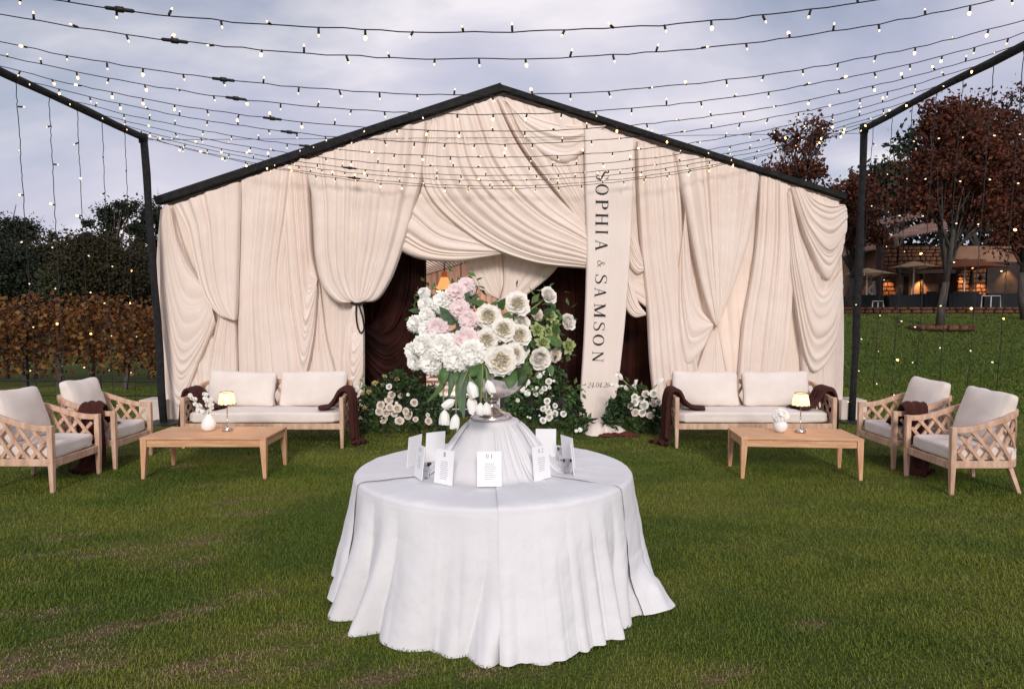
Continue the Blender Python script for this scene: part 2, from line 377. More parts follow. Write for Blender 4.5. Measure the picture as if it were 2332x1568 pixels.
xx = np.random.default_rng(6); n = 70
fx = xx.uniform(7.0, 17, n); fy = xx.uniform(13, 24, n); an = xx.uniform(0, 6.28, n); sz_ = xx.uniform(.05, .11, n)
V = np.stack([np.stack([fx + sz_ * np.cos(an + k * 1.57), fy + sz_ * np.sin(an + k * 1.57), gz(fx, fy) + .03 + .012 * (k % 2)], 1) for k in range(4)], 1).reshape(-1, 3)
tag(obj('fallen_leaves', npmesh('fallen_leaves', V, np.arange(4 * n).reshape(n, 4), mat('fallen_leaf', (.10, .045, .02), (.22, .12, .07), scale=1, rough=.8), smooth=False)), 'dry brown leaves fallen on the right lawn', 'leaves', kind='stuff')
# ------------------------------------------------------------------ cloth patches
def crv(pts, n):
    P = np.asarray(pts, float)
    if len(P) == 2:
        t = np.linspace(0, 1, n)[:, None]; return P[0] * (1 - t) + P[1] * t
    dl = np.concatenate([[0], np.cumsum(np.linalg.norm(np.diff(P, axis=0), axis=1) ** .5 + 1e-9)])
    Q = np.vstack([2 * P[0] - P[1], P, 2 * P[-1] - P[-2]])
    k = np.concatenate([[-(dl[1])], dl, [dl[-1] + dl[-1] - dl[-2]]])
    t = np.linspace(0, dl[-1], n); res = np.zeros((n, P.shape[1]))
    i = np.clip(np.searchsorted(dl, t, side='right') - 1, 0, len(P) - 2)
    t0, t1, t2, t3 = k[i], k[i + 1], k[i + 2], k[i + 3]
    q0, q1, q2, q3 = Q[i], Q[i + 1], Q[i + 2], Q[i + 3]
    f = lambda a, b, ta, tb: ((tb - t) / (tb - ta))[:, None] * a + ((t - ta) / (tb - ta))[:, None] * b
    a1, a2, a3 = f(q0, q1, t0, t1), f(q1, q2, t1, t2), f(q2, q3, t2, t3)
    b1, b2 = f(a1, a2, t0, t2), f(a2, a3, t1, t3)
    return f(b1, b2, t1, t2)
def pleats(u, n, seed, lo=.25, exs=(.8, 1.1, 1.7, 2.6)):
    g = np.random.default_rng(seed); n = max(2, int(n))
    w = g.uniform(.25, 2.1, n); e_ = np.concatenate([[0], np.cumsum(w)]); e_ /= e_[-1]
    i = np.clip(np.searchsorted(e_, u, side='right') - 1, 0, n - 1)
    l = np.clip((u - e_[i]) / (e_[i + 1] - e_[i]), 0, 1)
    sk = g.uniform(.55, 1.8, n)[i]; ex = g.choice(list(exs), n)[i]; h_ = g.uniform(lo, 1, n)[i] * np.sqrt(w / w.max())[i]
    return h_ * np.clip(np.sin(math.pi * l ** sk), 0, 1) ** ex
def patch(name, A, B, na, nb, Y, fold, n, amp, parent, mt, bulge=0.0, seed=1, Mid=None, curl=.05, drift=.7, wr=.016, narrow=True, tiltY=0.0, fine=.06, tail=None, lo=.25):
    a = crv(A, na); b = crv(B, na); s = np.linspace(0, 1, nb)[None, :, None]
    a = a[:, None]; b = b[:, None]
    if Mid is not None:
        m_ = crv(Mid, na)[:, None]
        G = a * (1 - s) * (1 - 2 * s) + m_ * 4 * s * (1 - s) + b * s * (2 * s - 1)
    else: G = a * (1 - s) + b * s
    ta = np.linspace(0, 1, na)[:, None] + 0 * s[..., 0]; sb = s[..., 0] + 0 * ta
    if fold == 'b': u, al = sb, ta
    else: u, al = ta, sb
    uw = np.clip(u + .012 * np.sin(al * 5 + seed) * np.sin(math.pi * u), 0, 1)
    mixv = sm(.15, .95, al) * drift
    p = (1 - mixv) * pleats(uw, n, seed, lo) + mixv * pleats(uw, n * .8 + 1, seed + 50, lo) + fine * pleats(uw, n * 2.6, seed + 90) * (.4 + .6 * vn(u * 7, al * 3, seed))
    if narrow:
        wd = np.linalg.norm(b - a, axis=-1) if fold == 'b' else np.linalg.norm(np.diff(G, axis=0), axis=-1).sum(0)[None, :]
        p = p * np.clip(wd / wd.max(), .12, 1) ** .6
    dd = amp * p + bulge * np.sqrt(np.clip(np.sin(math.pi * u), 0, 1))
    ed = 1 - sm(0, .02, u) * sm(0, .02, 1 - u)
    dd = dd - curl * ed + wr * (fbm(G[..., 0] / 46, G[..., 1] / 70, seed + 3) - .5) * 2
    P = at(G[..., 0], G[..., 1], Y); P[..., 1] -= dd + tiltY * al
    if tail is not None: P = tail(P, u, al)
    V = P.reshape(-1, 3); idx = np.arange(na * nb).reshape(na, nb)
    return obj(name, npmesh(name, V, gridf(idx), mt), parent, world=True)

YT = 11.0                                       # plane of the marquee front
PK = (1140, 205); LE = (366, 463); RE = (1920, 453)
def raf(x): return np.where(x < PK[0], LE[1] + (PK[1] - LE[1]) * (x - LE[0]) / (PK[0] - LE[0]), PK[1] + (RE[1] - PK[1]) * (x - PK[0]) / (RE[0] - PK[0]))
def topline(x0, x1, k=12, off=14):
    x = np.linspace(x0, x1, k); return [(q, float(raf(np.array(q))) + off) for q in x]
base_c = at(1140, 955, YT); base_c[2] = 0
# ---- marquee shell
mq = thing('marquee', 'large gabled marquee with black roof beams behind the blush drapes', 'marquee', base_c)
le, pk, re_ = at(*LE, YT), at(*PK, YT), at(*RE, YT)
def beam(name, a, b, w, h, mt=M['blackcloth']):
    a = Vector(a); b = Vector(b); t = (b - a).normalized(); up = Vector((0, 0, 1)); y_ = Vector((0, 1, 0))
    n_ = t.cross(y_).normalized()
    K = 24; V = []; Fc = []
    for i in range(K + 1):
        p = a.lerp(b, i / K)
        for q, r_ in ((-1, -1), (1, -1), (1, 1), (-1, 1)):
            jit = .006 * math.sin(i * 2.1 + q) if r_ * q > 0 else 0
            V.append(p + n_ * (q * h / 2 + jit) + y_ * (r_ * w / 2))
    for i in range(K):
        for k in range(4): Fc.append((i * 4 + k, i * 4 + (k + 1) % 4, i * 4 + 4 + (k + 1) % 4, i * 4 + 4 + k))
    Fc += [(3, 2, 1, 0), (K * 4, K * 4 + 1, K * 4 + 2, K * 4 + 3)]
    return MB().add(V, Fc).build(name, mt, mq, world=True)
beam('rafter', le + np.array([-.05, -.02, .03]), pk + np.array([.02, -.02, .03]), .16, .115)
beam('rafter', pk + np.array([-.02, -.021, .03]), re_ + np.array([.02, -.02, .025]), .15, .075)
for x_ in (le[0], re_[0]):
    MB().box((x_, YT + .25, 1.72), (.1, .1, 3.44)).build('post', M['black'], mq, world=True)
bk = 13.0
V = []
for yy in (YT + .08, YT + bk):
    V += [(le[0] - .1, yy, le[2] + .02), (pk[0], yy, pk[2] + .02), (re_[0] + .1, yy, re_[2] + .02)]
MB().add(V, [(0, 1, 4, 3), (1, 2, 5, 4)]).build('roof', M['pvc'], mq, world=True)
MB().add([(le[0], YT + .12, 0), (le[0], YT + bk, 0), (le[0], YT + bk, le[2]), (le[0], YT + .12, le[2])], [(0, 1, 2, 3)]).build('side_wall', M['pvc'], mq, world=True)
MB().add([(re_[0], YT + .12, 0), (re_[0], YT + bk, 0), (re_[0], YT + bk, re_[2]), (re_[0], YT + .12, re_[2])], [(0, 1, 2, 3)]).build('side_wall', M['pvc'], mq, world=True)
MB().add([(le[0], YT + bk, 0), (re_[0], YT + bk, 0), (re_[0], YT + bk, re_[2]), (pk[0], YT + bk, pk[2]), (le[0], YT + bk, le[2])], [(0, 1, 2, 3, 4)]).build('back_wall', M['pvc'], mq, world=True)

# ---- left curtain (all on the photo's left of the entrance)
D = M['drape']
lc = thing('curtain', 'blush floor length curtain left of the entrance, gathered with a dark tie', 'curtain', at(600, 955, YT) * np.array([1, 1, 0]))
x = np.linspace(358, 806, 14)
patch('backing_panel', topline(372, 812, 14), [(q, 956 + 3 * math.sin(q)) for q in np.linspace(372, 806, 14)], 420, 70, YT + .06, 'a', 18, .09, lc, D, seed=3, drift=.5)
# far left panel with hanging swags
patch('corner_panel', [(366, 478), (358, 560), (355, 650), (358, 800), (372, 925), (378, 960)], [(392, 470), (418, 560), (455, 660), (486, 760), (492, 880), (494, 956)], 110, 150, YT - .02, 'b', 9, .07, lc, D, seed=5, bulge=.03)
patch('swag', [(390, 474), (404, 540), (430, 600), (462, 650)], [(366, 560), (372, 760), (408, 930), (452, 830), (492, 735)], 110, 170, YT - .10, 'b', 12, .055, lc, D, seed=8, bulge=.05, Mid=[(376, 478), (386, 640), (424, 760), (460, 740), (482, 690)], drift=.4)
patch('gathered_panel', [(398, 470), (424, 520), (438, 580), (464, 670), (498, 716), (534, 730)], [(546, 414), (544, 560), (541, 660), (539, 710), (537, 728)], 150, 170, YT - .17, 'b', 9, .07, lc, D, seed=11, bulge=.06, drift=.5)
patch('tail', [(497, 718), (480, 790), (466, 880), (470, 954)], [(537, 728), (540, 800), (541, 880), (542, 954)], 60, 70, YT - .06, 'b', 7, .04, lc, D, seed=14)
# middle sweep
patch('long_panel', [(548, 412), (543, 600), (541, 780), (545, 956)], [(705, 362), (690, 470), (668, 620), (690, 780), (712, 956)], 130, 170, YT - .07, 'b', 8, .08, lc, D, seed=17, bulge=.03)
patch('swag', [(700, 366), (706, 480), (712, 580), (724, 636)], [(650, 560), (662, 740), (690, 872), (712, 790), (724, 660)], 110, 190, YT - .13, 'b', 11, .06, lc, D, seed=23, bulge=.05, Mid=[(668, 400), (682, 600), (700, 724), (714, 690), (724, 646)], drift=.35)
patch('tail', [(722, 642), (706, 760), (690, 880), (692, 956)], [(727, 640), (742, 760), (770, 880), (776, 956)], 90, 80, YT - .05, 'b', 8, .045, lc, D, seed=27)
# big gathered panel drawn into the tie
patch('gathered_panel', [(690, 370), (712, 470), (719, 600), (738, 660), (772, 690), (806, 688)], topline(972, 972, 1, 16) + [(962, 400), (944, 470), (918, 560), (888, 640), (856, 684), (826, 688)], 190, 240, YT - .20, 'b', 13, .09, lc, D, seed=31, bulge=.09, Mid=[(835, 322), (830, 440), (822, 560), (814, 620), (814, 672), (816, 689)], drift=.5)
patch('tail', [(806, 692), (790, 720), (778, 780), (776, 880), (778, 954)], [(824, 692), (828, 720), (829, 780), (829, 880), (830, 954)], 110, 90, YT - .22, 'b', 6, .05, lc, D, seed=37, bulge=.05)
patch('swag', [(800, 740), (806, 760), (818, 750), (828, 735)], [(790, 830), (804, 910), (816, 890), (828, 850)], 50, 120, YT - .29, 'b', 9, .03, lc, D, seed=41, bulge=.02)
# dark ribbon round the gather
rb = []
for k in range(15):
    a_ = 2 * math.pi * k / 14
    q = at(815 + 15 * math.cos(a_), 689 + 3.5 * math.sin(a_), YT - .24 - .07 * math.sin(a_)); rb.append(q)
MB().tube(rb, .018, 6).build('tie', M['trim'], lc, world=True, smooth=True)
rb = [at(a_, b_, YT - .34) for a_, b_ in ((812, 690), (811, 715), (815, 745), (822, 758), (828, 752), (827, 728), (821, 706), (817, 692))]
MB().tube([tuple(q) for q in crv(np.array(rb), 24)], .014, 6).build('tie_loop', M['trim'], lc, world=True, smooth=True)

# ---- gable swags over the entrance
gs = thing('swag_curtain', 'blush cloth swags crossing the gable above the marquee entrance', 'curtain', at(1150, 955, YT) * np.array([1, 1, 0]))
patch('backing_panel', topline(940, 1480, 23, 14), [(940, 560), (1000, 575), (1130, 570), (1250, 588), (1340, 600), (1400, 590), (1480, 560)], 420, 60, YT + .05, 'a', 18, .08, gs, D, seed=43, drift=.5, wr=.02)
patch('swag', [(968, 410), (1000, 470), (1070, 520), (1150, 560)], [(900, 566), (950, 588), (1040, 596), (1150, 578)], 110, 130, YT - .08, 'b', 8, .07, gs, D, seed=47, bulge=.08, Mid=[(935, 500), (1000, 545), (1080, 562), (1160, 572)], drift=.4)
patch('swag', [(1128, 224), (1180, 330), (1255, 430), (1345, 520)], [(975, 290), (966, 430), (1080, 545), (1210, 598), (1345, 612)], 170, 220, YT - .14, 'b', 13, .09, gs, D, seed=53, bulge=.12, Mid=[(1040, 262), (1080, 400), (1200, 520), (1345, 580)], drift=.5)
patch('swag', [(1330, 280), (1334, 380), (1340, 460), (1346, 480)], [(1130, 226), (1185, 330), (1262, 430), (1346, 540)], 150, 150, YT - .12, 'b', 9, .08, gs, D, seed=59, bulge=.06, Mid=[(1230, 250), (1262, 350), (1308, 440), (1346, 510)], drift=.5)
patch('swag', [(1150, 230), (1210, 262), (1290, 282), (1372, 288)], [(1156, 236), (1200, 322), (1290, 372), (1380, 286)], 90, 90, YT - .19, 'b', 6, .05, gs, D, seed=61, bulge=.04, drift=.4)
patch('swag', [(1425, 440), (1440, 500), (1456, 560), (1462, 590)], [(1425, 560), (1436, 610), (1452, 624), (1466, 618)], 70, 110, YT - .10, 'b', 10, .05, gs, D, seed=67, bulge=.05)
patch('swag', [(1425, 590), (1440, 640), (1455, 690), (1470, 712)], [(1420, 650), (1424, 700), (1444, 722), (1470, 718)], 60, 90, YT - .13, 'b', 8, .045, gs, D, seed=71, bulge=.05)
patch('side_panel', [(1424, 590), (1420, 660)], [(1466, 590), (1472, 700)], 60, 60, YT - .03, 'a', 4, .03, gs, D, seed=72)

# ---- banner with lettering
bn = thing('banner', 'long cream name banner hanging right of the entrance, black vertical lettering', 'banner', at(1370, 955, YT - .3) * np.array([1, 1, 0]))
YB = YT - .34
bl = [(1330, 285), (1333, 420), (1336, 560), (1331, 740), (1323, 880), (1319, 952)]
br = [(1445, 318), (1443, 420), (1437, 560), (1424, 740), (1408, 880), (1396, 950)]
patch('cloth', bl, br, 160, 70, YB + .04, 'b', 5, .022, bn, M['banner'], seed=73, bulge=.02, curl=.05, fine=.15, wr=.01)
from mathutils.bvhtree import BVHTree
_cl = bn.children[0]
CLOTH = BVHTree.FromPolygons([tuple(v.co) for v in _cl.data.vertices], [tuple(p.vertices) for p in _cl.data.polygons])
def ell(cx, cy, rx, ry, thick, thin, k=28, a0=0, a1=360):
    P = []; Wd = []
    for i in range(k + 1):
        a_ = R(a0 + (a1 - a0) * i / k)
        P.append((cx + rx * math.cos(a_), cy + ry * math.sin(a_))); Wd.append(thin + (thick - thin) * abs(math.cos(a_)) ** 1.5)
    return P, Wd
K_, T_ = .155, .05                              # thick and thin strokes for capitals of height 1
def sl(x0, y0, x1, y1, w): return ([(x0 + (x1 - x0) * k / 3, y0 + (y1 - y0) * k / 3) for k in range(4)], [w] * 4)
def ser(x, y, l=.30): return sl(x - l / 2, y, x + l / 2, y, .034)
Sp = [(.47, .80), (.41, .93), (.28, .985), (.14, .94), (.075, .81), (.11, .68), (.27, .56), (.43, .44), (.495, .28), (.44, .09), (.27, .018), (.11, .07), (.045, .22)]
Sw = [.03, .036, .042, .06, .09, .115, .125, .125, .11, .075, .042, .036, .03]
GL = {
 'S': (.56, [(Sp, Sw), sl(.485, .73, .485, .99, .03), sl(.03, .01, .03, .29, .03)]),
 'O': (.80, [ell(.40, .5, .335, .485, K_, T_)]),
 'P': (.62, [sl(.13, 0, .13, 1, K_), ser(.13, .017), sl(0, .983, .3, .983, .034), ([(.15, .98), (.34, .975), (.48, .91), (.53, .75), (.48, .59), (.34, .525), (.15, .52)], [T_, .045, .09, K_, .09, .045, T_])]),
 'H': (.86, [sl(.15, 0, .15, 1, K_), sl(.71, 0, .71, 1, K_), sl(.15, .515, .71, .515, T_), ser(.15, .017), ser(.15, .983), ser(.71, .017), ser(.71, .983)]),
 'I': (.32, [sl(.15, 0, .15, 1, K_), ser(.15, .017), ser(.15, .983)]),
 'A': (.80, [sl(.37, 1.0, .08, .02, T_), sl(.37, .98, .68, .02, K_), sl(.19, .36, .55, .36, T_), ser(.08, .017, .24), ser(.68, .017, .30)]),
 'M': (.98, [sl(.13, 0, .13, .98, T_), sl(.13, .98, .48, .03, K_), sl(.48, .03, .82, .98, T_), sl(.83, 0, .83, .98, K_), ser(.13, .017, .24), ser(.83, .017), sl(.0, .983, .16, .983, .034), sl(.80, .983, .96, .983, .034)]),
 'N': (.88, [sl(.13, 0, .13, .98, T_), sl(.13, .98, .72, .03, K_), sl(.73, 0, .73, 1, T_), ser(.13, .017, .24), ser(.73, .983, .26), sl(.0, .983, .16, .983, .034)]),
 'B': (.62, [sl(.13, 0, .13, 1, K_), sl(.0, .017, .3, .017, .034), sl(0, .983, .3, .983, .034), ([(.15, .98), (.33, .975), (.44, .91), (.47, .77), (.43, .60), (.32, .53), (.15, .525)], [T_, .045, .09, K_, .09, .045, T_]), ([(.15, .525), (.37, .52), (.5, .44), (.54, .27), (.5, .10), (.36, .025), (.15, .02)], [T_, .045, .09, K_, .09, .045, T_])]),
 '&': (.80, [([(.70, .36), (.60, .18), (.44, .05), (.26, .02), (.11, .10), (.08, .25), (.20, .42), (.40, .55), (.50, .70), (.44, .86), (.32, .88), (.25, .76), (.32, .58), (.52, .30), (.72, .06), (.80, .05)], [.03, .035, .045, .06, .08, .07, .045, .04, .06, .05, .04, .05, .07, .09, .07, .03]), ([(.62, .44), (.70, .36), (.80, .40)], [.03, .05, .03])]),
 '0': (.58, [ell(.28, .5, .22, .485, .10, .032)]),
 '1': (.40, [sl(.2, 0, .2, .98, .11), ser(.2, .017, .28), sl(.07, .86, .2, .97, .035)]),
 '2': (.56, [([(.07, .76), (.12, .92), (.27, .985), (.42, .92), (.46, .75), (.38, .54), (.20, .28), (.05, .06)], [.05, .045, .04, .07, .10, .08, .05, .04]), sl(.03, .04, .5, .04, .08), sl(.5, .0, .5, .18, .025)]),
 '4': (.58, [sl(.38, 0, .38, 1, .10), sl(.38, .98, .03, .30, .035), sl(.02, .29, .54, .29, .045), ser(.38, .017, .24)]),
 '6': (.56, [([(.46, .93), (.30, .90), (.15, .72), (.07, .42), (.11, .14), (.27, .02), (.42, .12), (.47, .32), (.40, .52), (.25, .57), (.10, .42)], [.03, .045, .07, .10, .09, .045, .08, .10, .08, .045, .03])]),
 '.': (.24, [([(.07, .05), (.17, .05)], [.11, .11])]),
}
def glyph(ch, slant=0.0):
    """Flat outline strips of one character, unit cap height, in x/y."""
    V = []; Fc = []
    for j, (P, Wd) in enumerate(GL[ch][1]):
        if len(P) > 4:
            q = crv(np.array([(*p, w) for p, w in zip(P, Wd)]), max(24, len(P) * 4)); P = q[:, :2]; Wd = q[:, 2]
        P = np.array(P, float); t = np.gradient(P, axis=0); t /= np.linalg.norm(t, axis=1)[:, None] + 1e-9
        nn = np.stack([-t[:, 1], t[:, 0]], 1); wd = np.array(Wd)[:, None] / 2
        a = P + nn * wd; b = P - nn * wd; b0 = len(V)
        for p, q in zip(a, b):
            V.append((p[0] + slant * p[1], p[1], j * .004)); V.append((q[0] + slant * q[1], q[1], j * .004))
        for i in range(len(P) - 1): Fc.append((b0 + 2 * i, b0 + 2 * i + 1, b0 + 2 * i + 3, b0 + 2 * i + 2))
    return V, Fc
def letter(ch, px, py, h, adv_dir, up_dir, Y, parent, slant=0.0, name='letter', wscale=1.0):
    """px,py: start of the advance line (photo px); h: cap height in px; directions in px space."""
    V, Fc = glyph(ch, slant)
    pts = np.array([(px + (v[0] * wscale * adv_dir[0] + v[1] * up_dir[0]) * h, py + (v[0] * wscale * adv_dir[1] + v[1] * up_dir[1]) * h) for v in V])
    P = at(pts[:, 0], pts[:, 1], Y)
    for q, v in zip(P, V):                       # lay the print on the cloth
        hit = CLOTH.ray_cast(Vector((float(q[0]), Y - 1.0, float(q[2]))), Vector((0, 1, 0)))[0]
        q[1] = (hit.y if hit else Y) - .004 - v[2] * .4
    o = obj(name, npmesh(name, P, np.array(Fc), M['ink'], smooth=False), parent, world=True)
    return o
def vword(text, spans, xb0, xb1, h0, h1):
    for i, (c, (a, b)) in enumerate(zip(text, spans)):
        y0, y1 = (380 + a / 2.18) / 1.072, (380 + b / 2.18) / 1.072; f_ = i / (len(text) - 1); h_ = h0 + (h1 - h0) * f_
        V, _f = glyph(c); lo_, hi_ = min(v[0] for v in V), max(v[0] for v in V); k = (y1 - y0) / (hi_ - lo_) / h_
        letter(c, xb0 + (xb1 - xb0) * f_, y0 - lo_ * k * h_, h_, (-.02, 1.0), (1.0, .03), YB, bn, wscale=k)
vword('SOPHIA', [(80, 128), (150, 208), (232, 285), (305, 370), (395, 415), (445, 505)], 1357.5, 1356.5, 29, 28)
letter('&', 1361, 592, 19, (-.02, 1.0), (1, .02), YB, bn)
vword('SAMSON', [(632, 680), (700, 752), (785, 860), (885, 930), (950, 1010), (1040, 1096)], 1356, 1349.5, 27, 25)
for i, c in enumerate('24.04.26'):
    wid = [0, 7.3, 14.6, 18.4, 25.2, 32.0, 36.0, 43.0][i]
    letter(c, 1337.5 + wid, 882.5 - .02 * wid, 11.5, (1, -.01), (.0, -1), YB, bn, slant=.22, wscale=1.12)
def crumple(name, cx, cy, rx, ry, hgt, seed, mt, parent=None, n=70, rot=0.0, z0=0.0):
    u = np.linspace(-1, 1, n); X, Yg = np.meshgrid(u, u)
    rr = np.sqrt(X ** 2 + Yg ** 2); an = np.arctan2(Yg, X)
    lim = 1 + .22 * np.sin(3 * an + seed) + .14 * np.sin(5 * an + seed * 2)
    sc = np.maximum(np.abs(X), np.abs(Yg)) / np.maximum(rr, 1e-6)
    px = X * sc * rx * lim; py = Yg * sc * ry * lim; q = np.clip(rr * sc, 0, 1)
    f1 = np.abs(fbm(px / rx * 2.2, py / ry * 1.6, seed, 2) - .5) * 2; f2 = np.abs(fbm(px / rx * 4.1 + py / ry, py / ry * 3, seed + 4, 2) - .5) * 2
    f3 = vn(px / rx * 1.5 + py / ry * .8 + seed, py / ry * 1.1 - px / rx * .5, seed + 6)
    zz_ = hgt * (1 - q ** 3) * (.35 + .75 * f3 + .22 * (1 - f1)) + .006 + .010 * (1 - f1)
    c_, s_ = math.cos(rot), math.sin(rot)
    V = np.stack([cx + px * c_ - py * s_, cy + px * s_ + py * c_, z0 + zz_], -1).reshape(-1, 3)
    return obj(name, npmesh(name, V, gridf(np.arange(n * n).reshape(n, n)), mt), parent, world=True)
pc = gnd(1376, 984)
crumple('pooled_hem', pc[0], pc[1] + .10, .32, .46, .15, 3, M['banner'], bn)
dk = crumple('dark_cloth', pc[0] + .14, pc[1] - .26, .30, .13, .05, 9, mat('oxblood_cloth', (.075, .012, .012), (.13, .025, .022), scale=5, rough=.9))
tag(dk, 'dark red cloth lying on the grass under the pooled banner hem', 'cloth')

# ---- right curtain
rc = thing('curtain', 'pale blush floor length curtain right of the banner behind the sofa', 'curtain', at(1690, 950, YT) * np.array([1, 1, 0]))
patch('backing_panel', topline(1452, 1912, 14), [(q, 946 + 3 * math.sin(q)) for q in np.linspace(1492, 1918, 14)], 420, 80, YT + .06, 'a', 15, .09, rc, D, seed=81, drift=.5)
patch('leading_panel', [(1448, 322), (1451, 450), (1460, 580), (1472, 690), (1480, 830), (1494, 950)], [(1540, 350), (1552, 460), (1560, 600), (1576, 740), (1592, 850), (1606, 950)], 150, 130, YT - .08, 'b', 8, .08, rc, D, seed=83, bulge=.03)
patch('gathered_panel', [(1532, 346), (1556, 450), (1576, 560), (1598, 660), (1622, 730), (1630, 744)], [(1730, 402), (1722, 470), (1702, 560), (1672, 650), (1640, 728), (1632, 744)], 170, 190, YT - .15, 'b', 9, .09, rc, D, seed=87, bulge=.07, Mid=[(1632, 372), (1636, 460), (1638, 560), (1638, 650), (1634, 728), (1631, 744)])
patch('tail', [(1626, 742), (1600, 800), (1582, 880), (1586, 950)], [(1636, 742), (1650, 800), (1668, 880), (1672, 950)], 80, 90, YT - .07, 'b', 8, .05, rc, D, seed=89)
patch('swag', [(1560, 470), (1570, 560), (1590, 690), (1622, 736)], [(1545, 610), (1548, 760), (1566, 830), (1598, 800), (1624, 744)], 90, 120, YT - .13, 'b', 5, .05, rc, D, seed=91, bulge=.03)
patch('long_panel', [(1732, 400), (1722, 560), (1690, 760), (1676, 950)], [(1800, 424), (1808, 560), (1800, 760), (1770, 948)], 130, 110, YT - .08, 'b', 8, .07, rc, D, seed=93, bulge=.03)
patch('long_panel', [(1796, 424), (1806, 560), (1822, 740), (1830, 946)], [(1912, 462), (1920, 620), (1922, 800), (1918, 946)], 120, 130, YT - .05, 'b', 8, .055, rc, D, seed=95, bulge=.03)
patch('swag', [(1832, 432), (1858, 450), (1890, 462), (1918, 466)], [(1798, 428), (1840, 560), (1884, 640), (1912, 590)], 110, 170, YT - .15, 'b', 10, .065, rc, D, seed=97, bulge=.06, Mid=[(1812, 428), (1846, 500), (1888, 530), (1925, 500)], drift=.4)
patch('swag', [(1798, 430), (1830, 560), (1872, 660), (1916, 610)], [(1790, 440), (1806, 660), (1852, 850), (1900, 800), (1916, 690)], 110, 130, YT - .11, 'b', 7, .05, rc, D, seed=99, bulge=.05, drift=.4)

# ---- dark velvet curtains in the entrance
vl = thing('velvet_curtain', 'dark brown velvet curtain with swags, left inside the entrance', 'curtain', at(900, 955, YT + .6) * np.array([1, 1, 0]))
patch('backing_panel', [(800, 555), (970, 555)], [(800, 958), (970, 958)], 120, 60, YT + .75, 'a', 9, .10, vl, M['velvet'], seed=101)
patch('swag', [(930, 540), (935, 640), (915, 720), (880, 760), (815, 720)], [(968, 560), (962, 760), (930, 900), (880, 910), (812, 830)], 110, 120, YT + .62, 'b', 8, .07, vl, M['velvet'], seed=103, bulge=.08)
patch('swag', [(875, 560), (880, 630), (862, 700), (840, 740), (815, 690)], [(930, 545), (932, 650), (900, 745), (870, 765), (815, 735)], 90, 80, YT + .64, 'b', 6, .05, vl, M['velvet'], seed=107, bulge=.06)
vr = thing('velvet_curtain', 'plain dark brown velvet curtain right inside the entrance behind the banner', 'curtain', at(1330, 955, YT + .8) * np.array([1, 1, 0]))
patch('panel', [(1170, 520), (1510, 520)], [(1192, 962), (1505, 962)], 260, 60, YT + .8, 'a', 20, .09, vr, M['velvet'], seed=109)
# inner cream curtain gathered to a thin post
ic = thing('curtain', 'cream inner curtain gathered to one point above the flower urn', 'curtain', at(1135, 955, YT + .35) * np.array([1, 1, 0]))
patch('gathered_panel', [(1052, 560), (1062, 610), (1092, 660), (1122, 676), (1134, 680)], [(1140, 560), (1146, 610), (1146, 650), (1138, 674), (1136, 680)], 90, 110, YT + .38, 'b', 9, .05, ic, D, seed=111, bulge=.05)
patch('gathered_panel', [(1140, 560), (1146, 610), (1146, 650), (1140, 680), (1136, 692)], [(1300, 570), (1256, 625), (1210, 664), (1170, 690), (1138, 696)], 90, 110, YT + .36, 'b', 7, .05, ic, D, seed=113, bulge=.06)
p0 = at(1135, 700, YT + .45)
MB().box((p0[0], p0[1], 1.05), (.05, .05, 2.1)).build('post', M['pvc'], ic, world=True)

# ---- inside the marquee
ceil_mat = bpy.data.materials.new('striped_ceiling_lining'); ceil_mat.use_nodes = True
t = ceil_mat.node_tree; p = t.nodes['Principled BSDF']; wv = cn(t, 'ShaderNodeTexWave'); wv.wave_type = 'BANDS'; wv.bands_direction = 'X'
wv.inputs['Scale'].default_value = 4.6; co = cn(t, 'ShaderNodeTexCoord'); t.links.new(co.outputs['Object'], wv.inputs['Vector'])
rr = cn(t, 'ShaderNodeValToRGB'); rr.color_ramp.interpolation = 'CONSTANT'; rr.color_ramp.elements[0].color = (.02, .018, .02, 1); rr.color_ramp.elements[1].position = .48; rr.color_ramp.elements[1].color = (.75, .7, .72, 1)
t.links.new(wv.outputs['Fac'], rr.inputs[0]); t.links.new(rr.outputs[0], p.inputs['Base Color'])
def cz(x_): return 2.72 + .31 * (min(x_, -.2) + 2.2) - .31 * max(0.0, x_ + .2)
V = [(x_, y_, cz(x_)) for y_ in (12.3, 17.72) for x_ in (-5.6, -.2, 5.2)]
MB().add(V, [(0, 1, 4, 3), (1, 2, 5, 4)]).build('ceiling_lining', ceil_mat, mq, world=True)
MB().tube([(x_, 12.35, cz(x_) + .06) for x_ in (-5.6, -.2, 5.2)], .07, 6).build('ceiling_beam', M['black'], mq, world=True)
pd = thing('curtain', 'dusty pink pleated curtain on the far wall inside the marquee', 'curtain', (0, 17.5, 0))
def ridge(x): return le[2] + (pk[2] - le[2]) * np.clip((x - le[0]) / (pk[0] - le[0]), 0, 1)
xs_ = np.linspace(le[0], 1.4, 220)
u = np.linspace(0, 1, 220); zz_ = np.linspace(0, 1, 30)
G = np.zeros((30, 220, 3))
for i, w_ in enumerate(zz_):
    G[i, :, 0] = xs_; G[i, :, 1] = 17.6 - .1 * pleats(u, 60, 3) - .06 * pleats(u, 25, 9) * w_
    G[i, :, 2] = .3 + w_ * (np.array([cz(q) for q in xs_]) - .02 - .3)
obj('pleated_panel', npmesh('pleated_panel', G.reshape(-1, 3), gridf(np.arange(6600).reshape(30, 220)), M['pinkdrape']), pd, world=True)
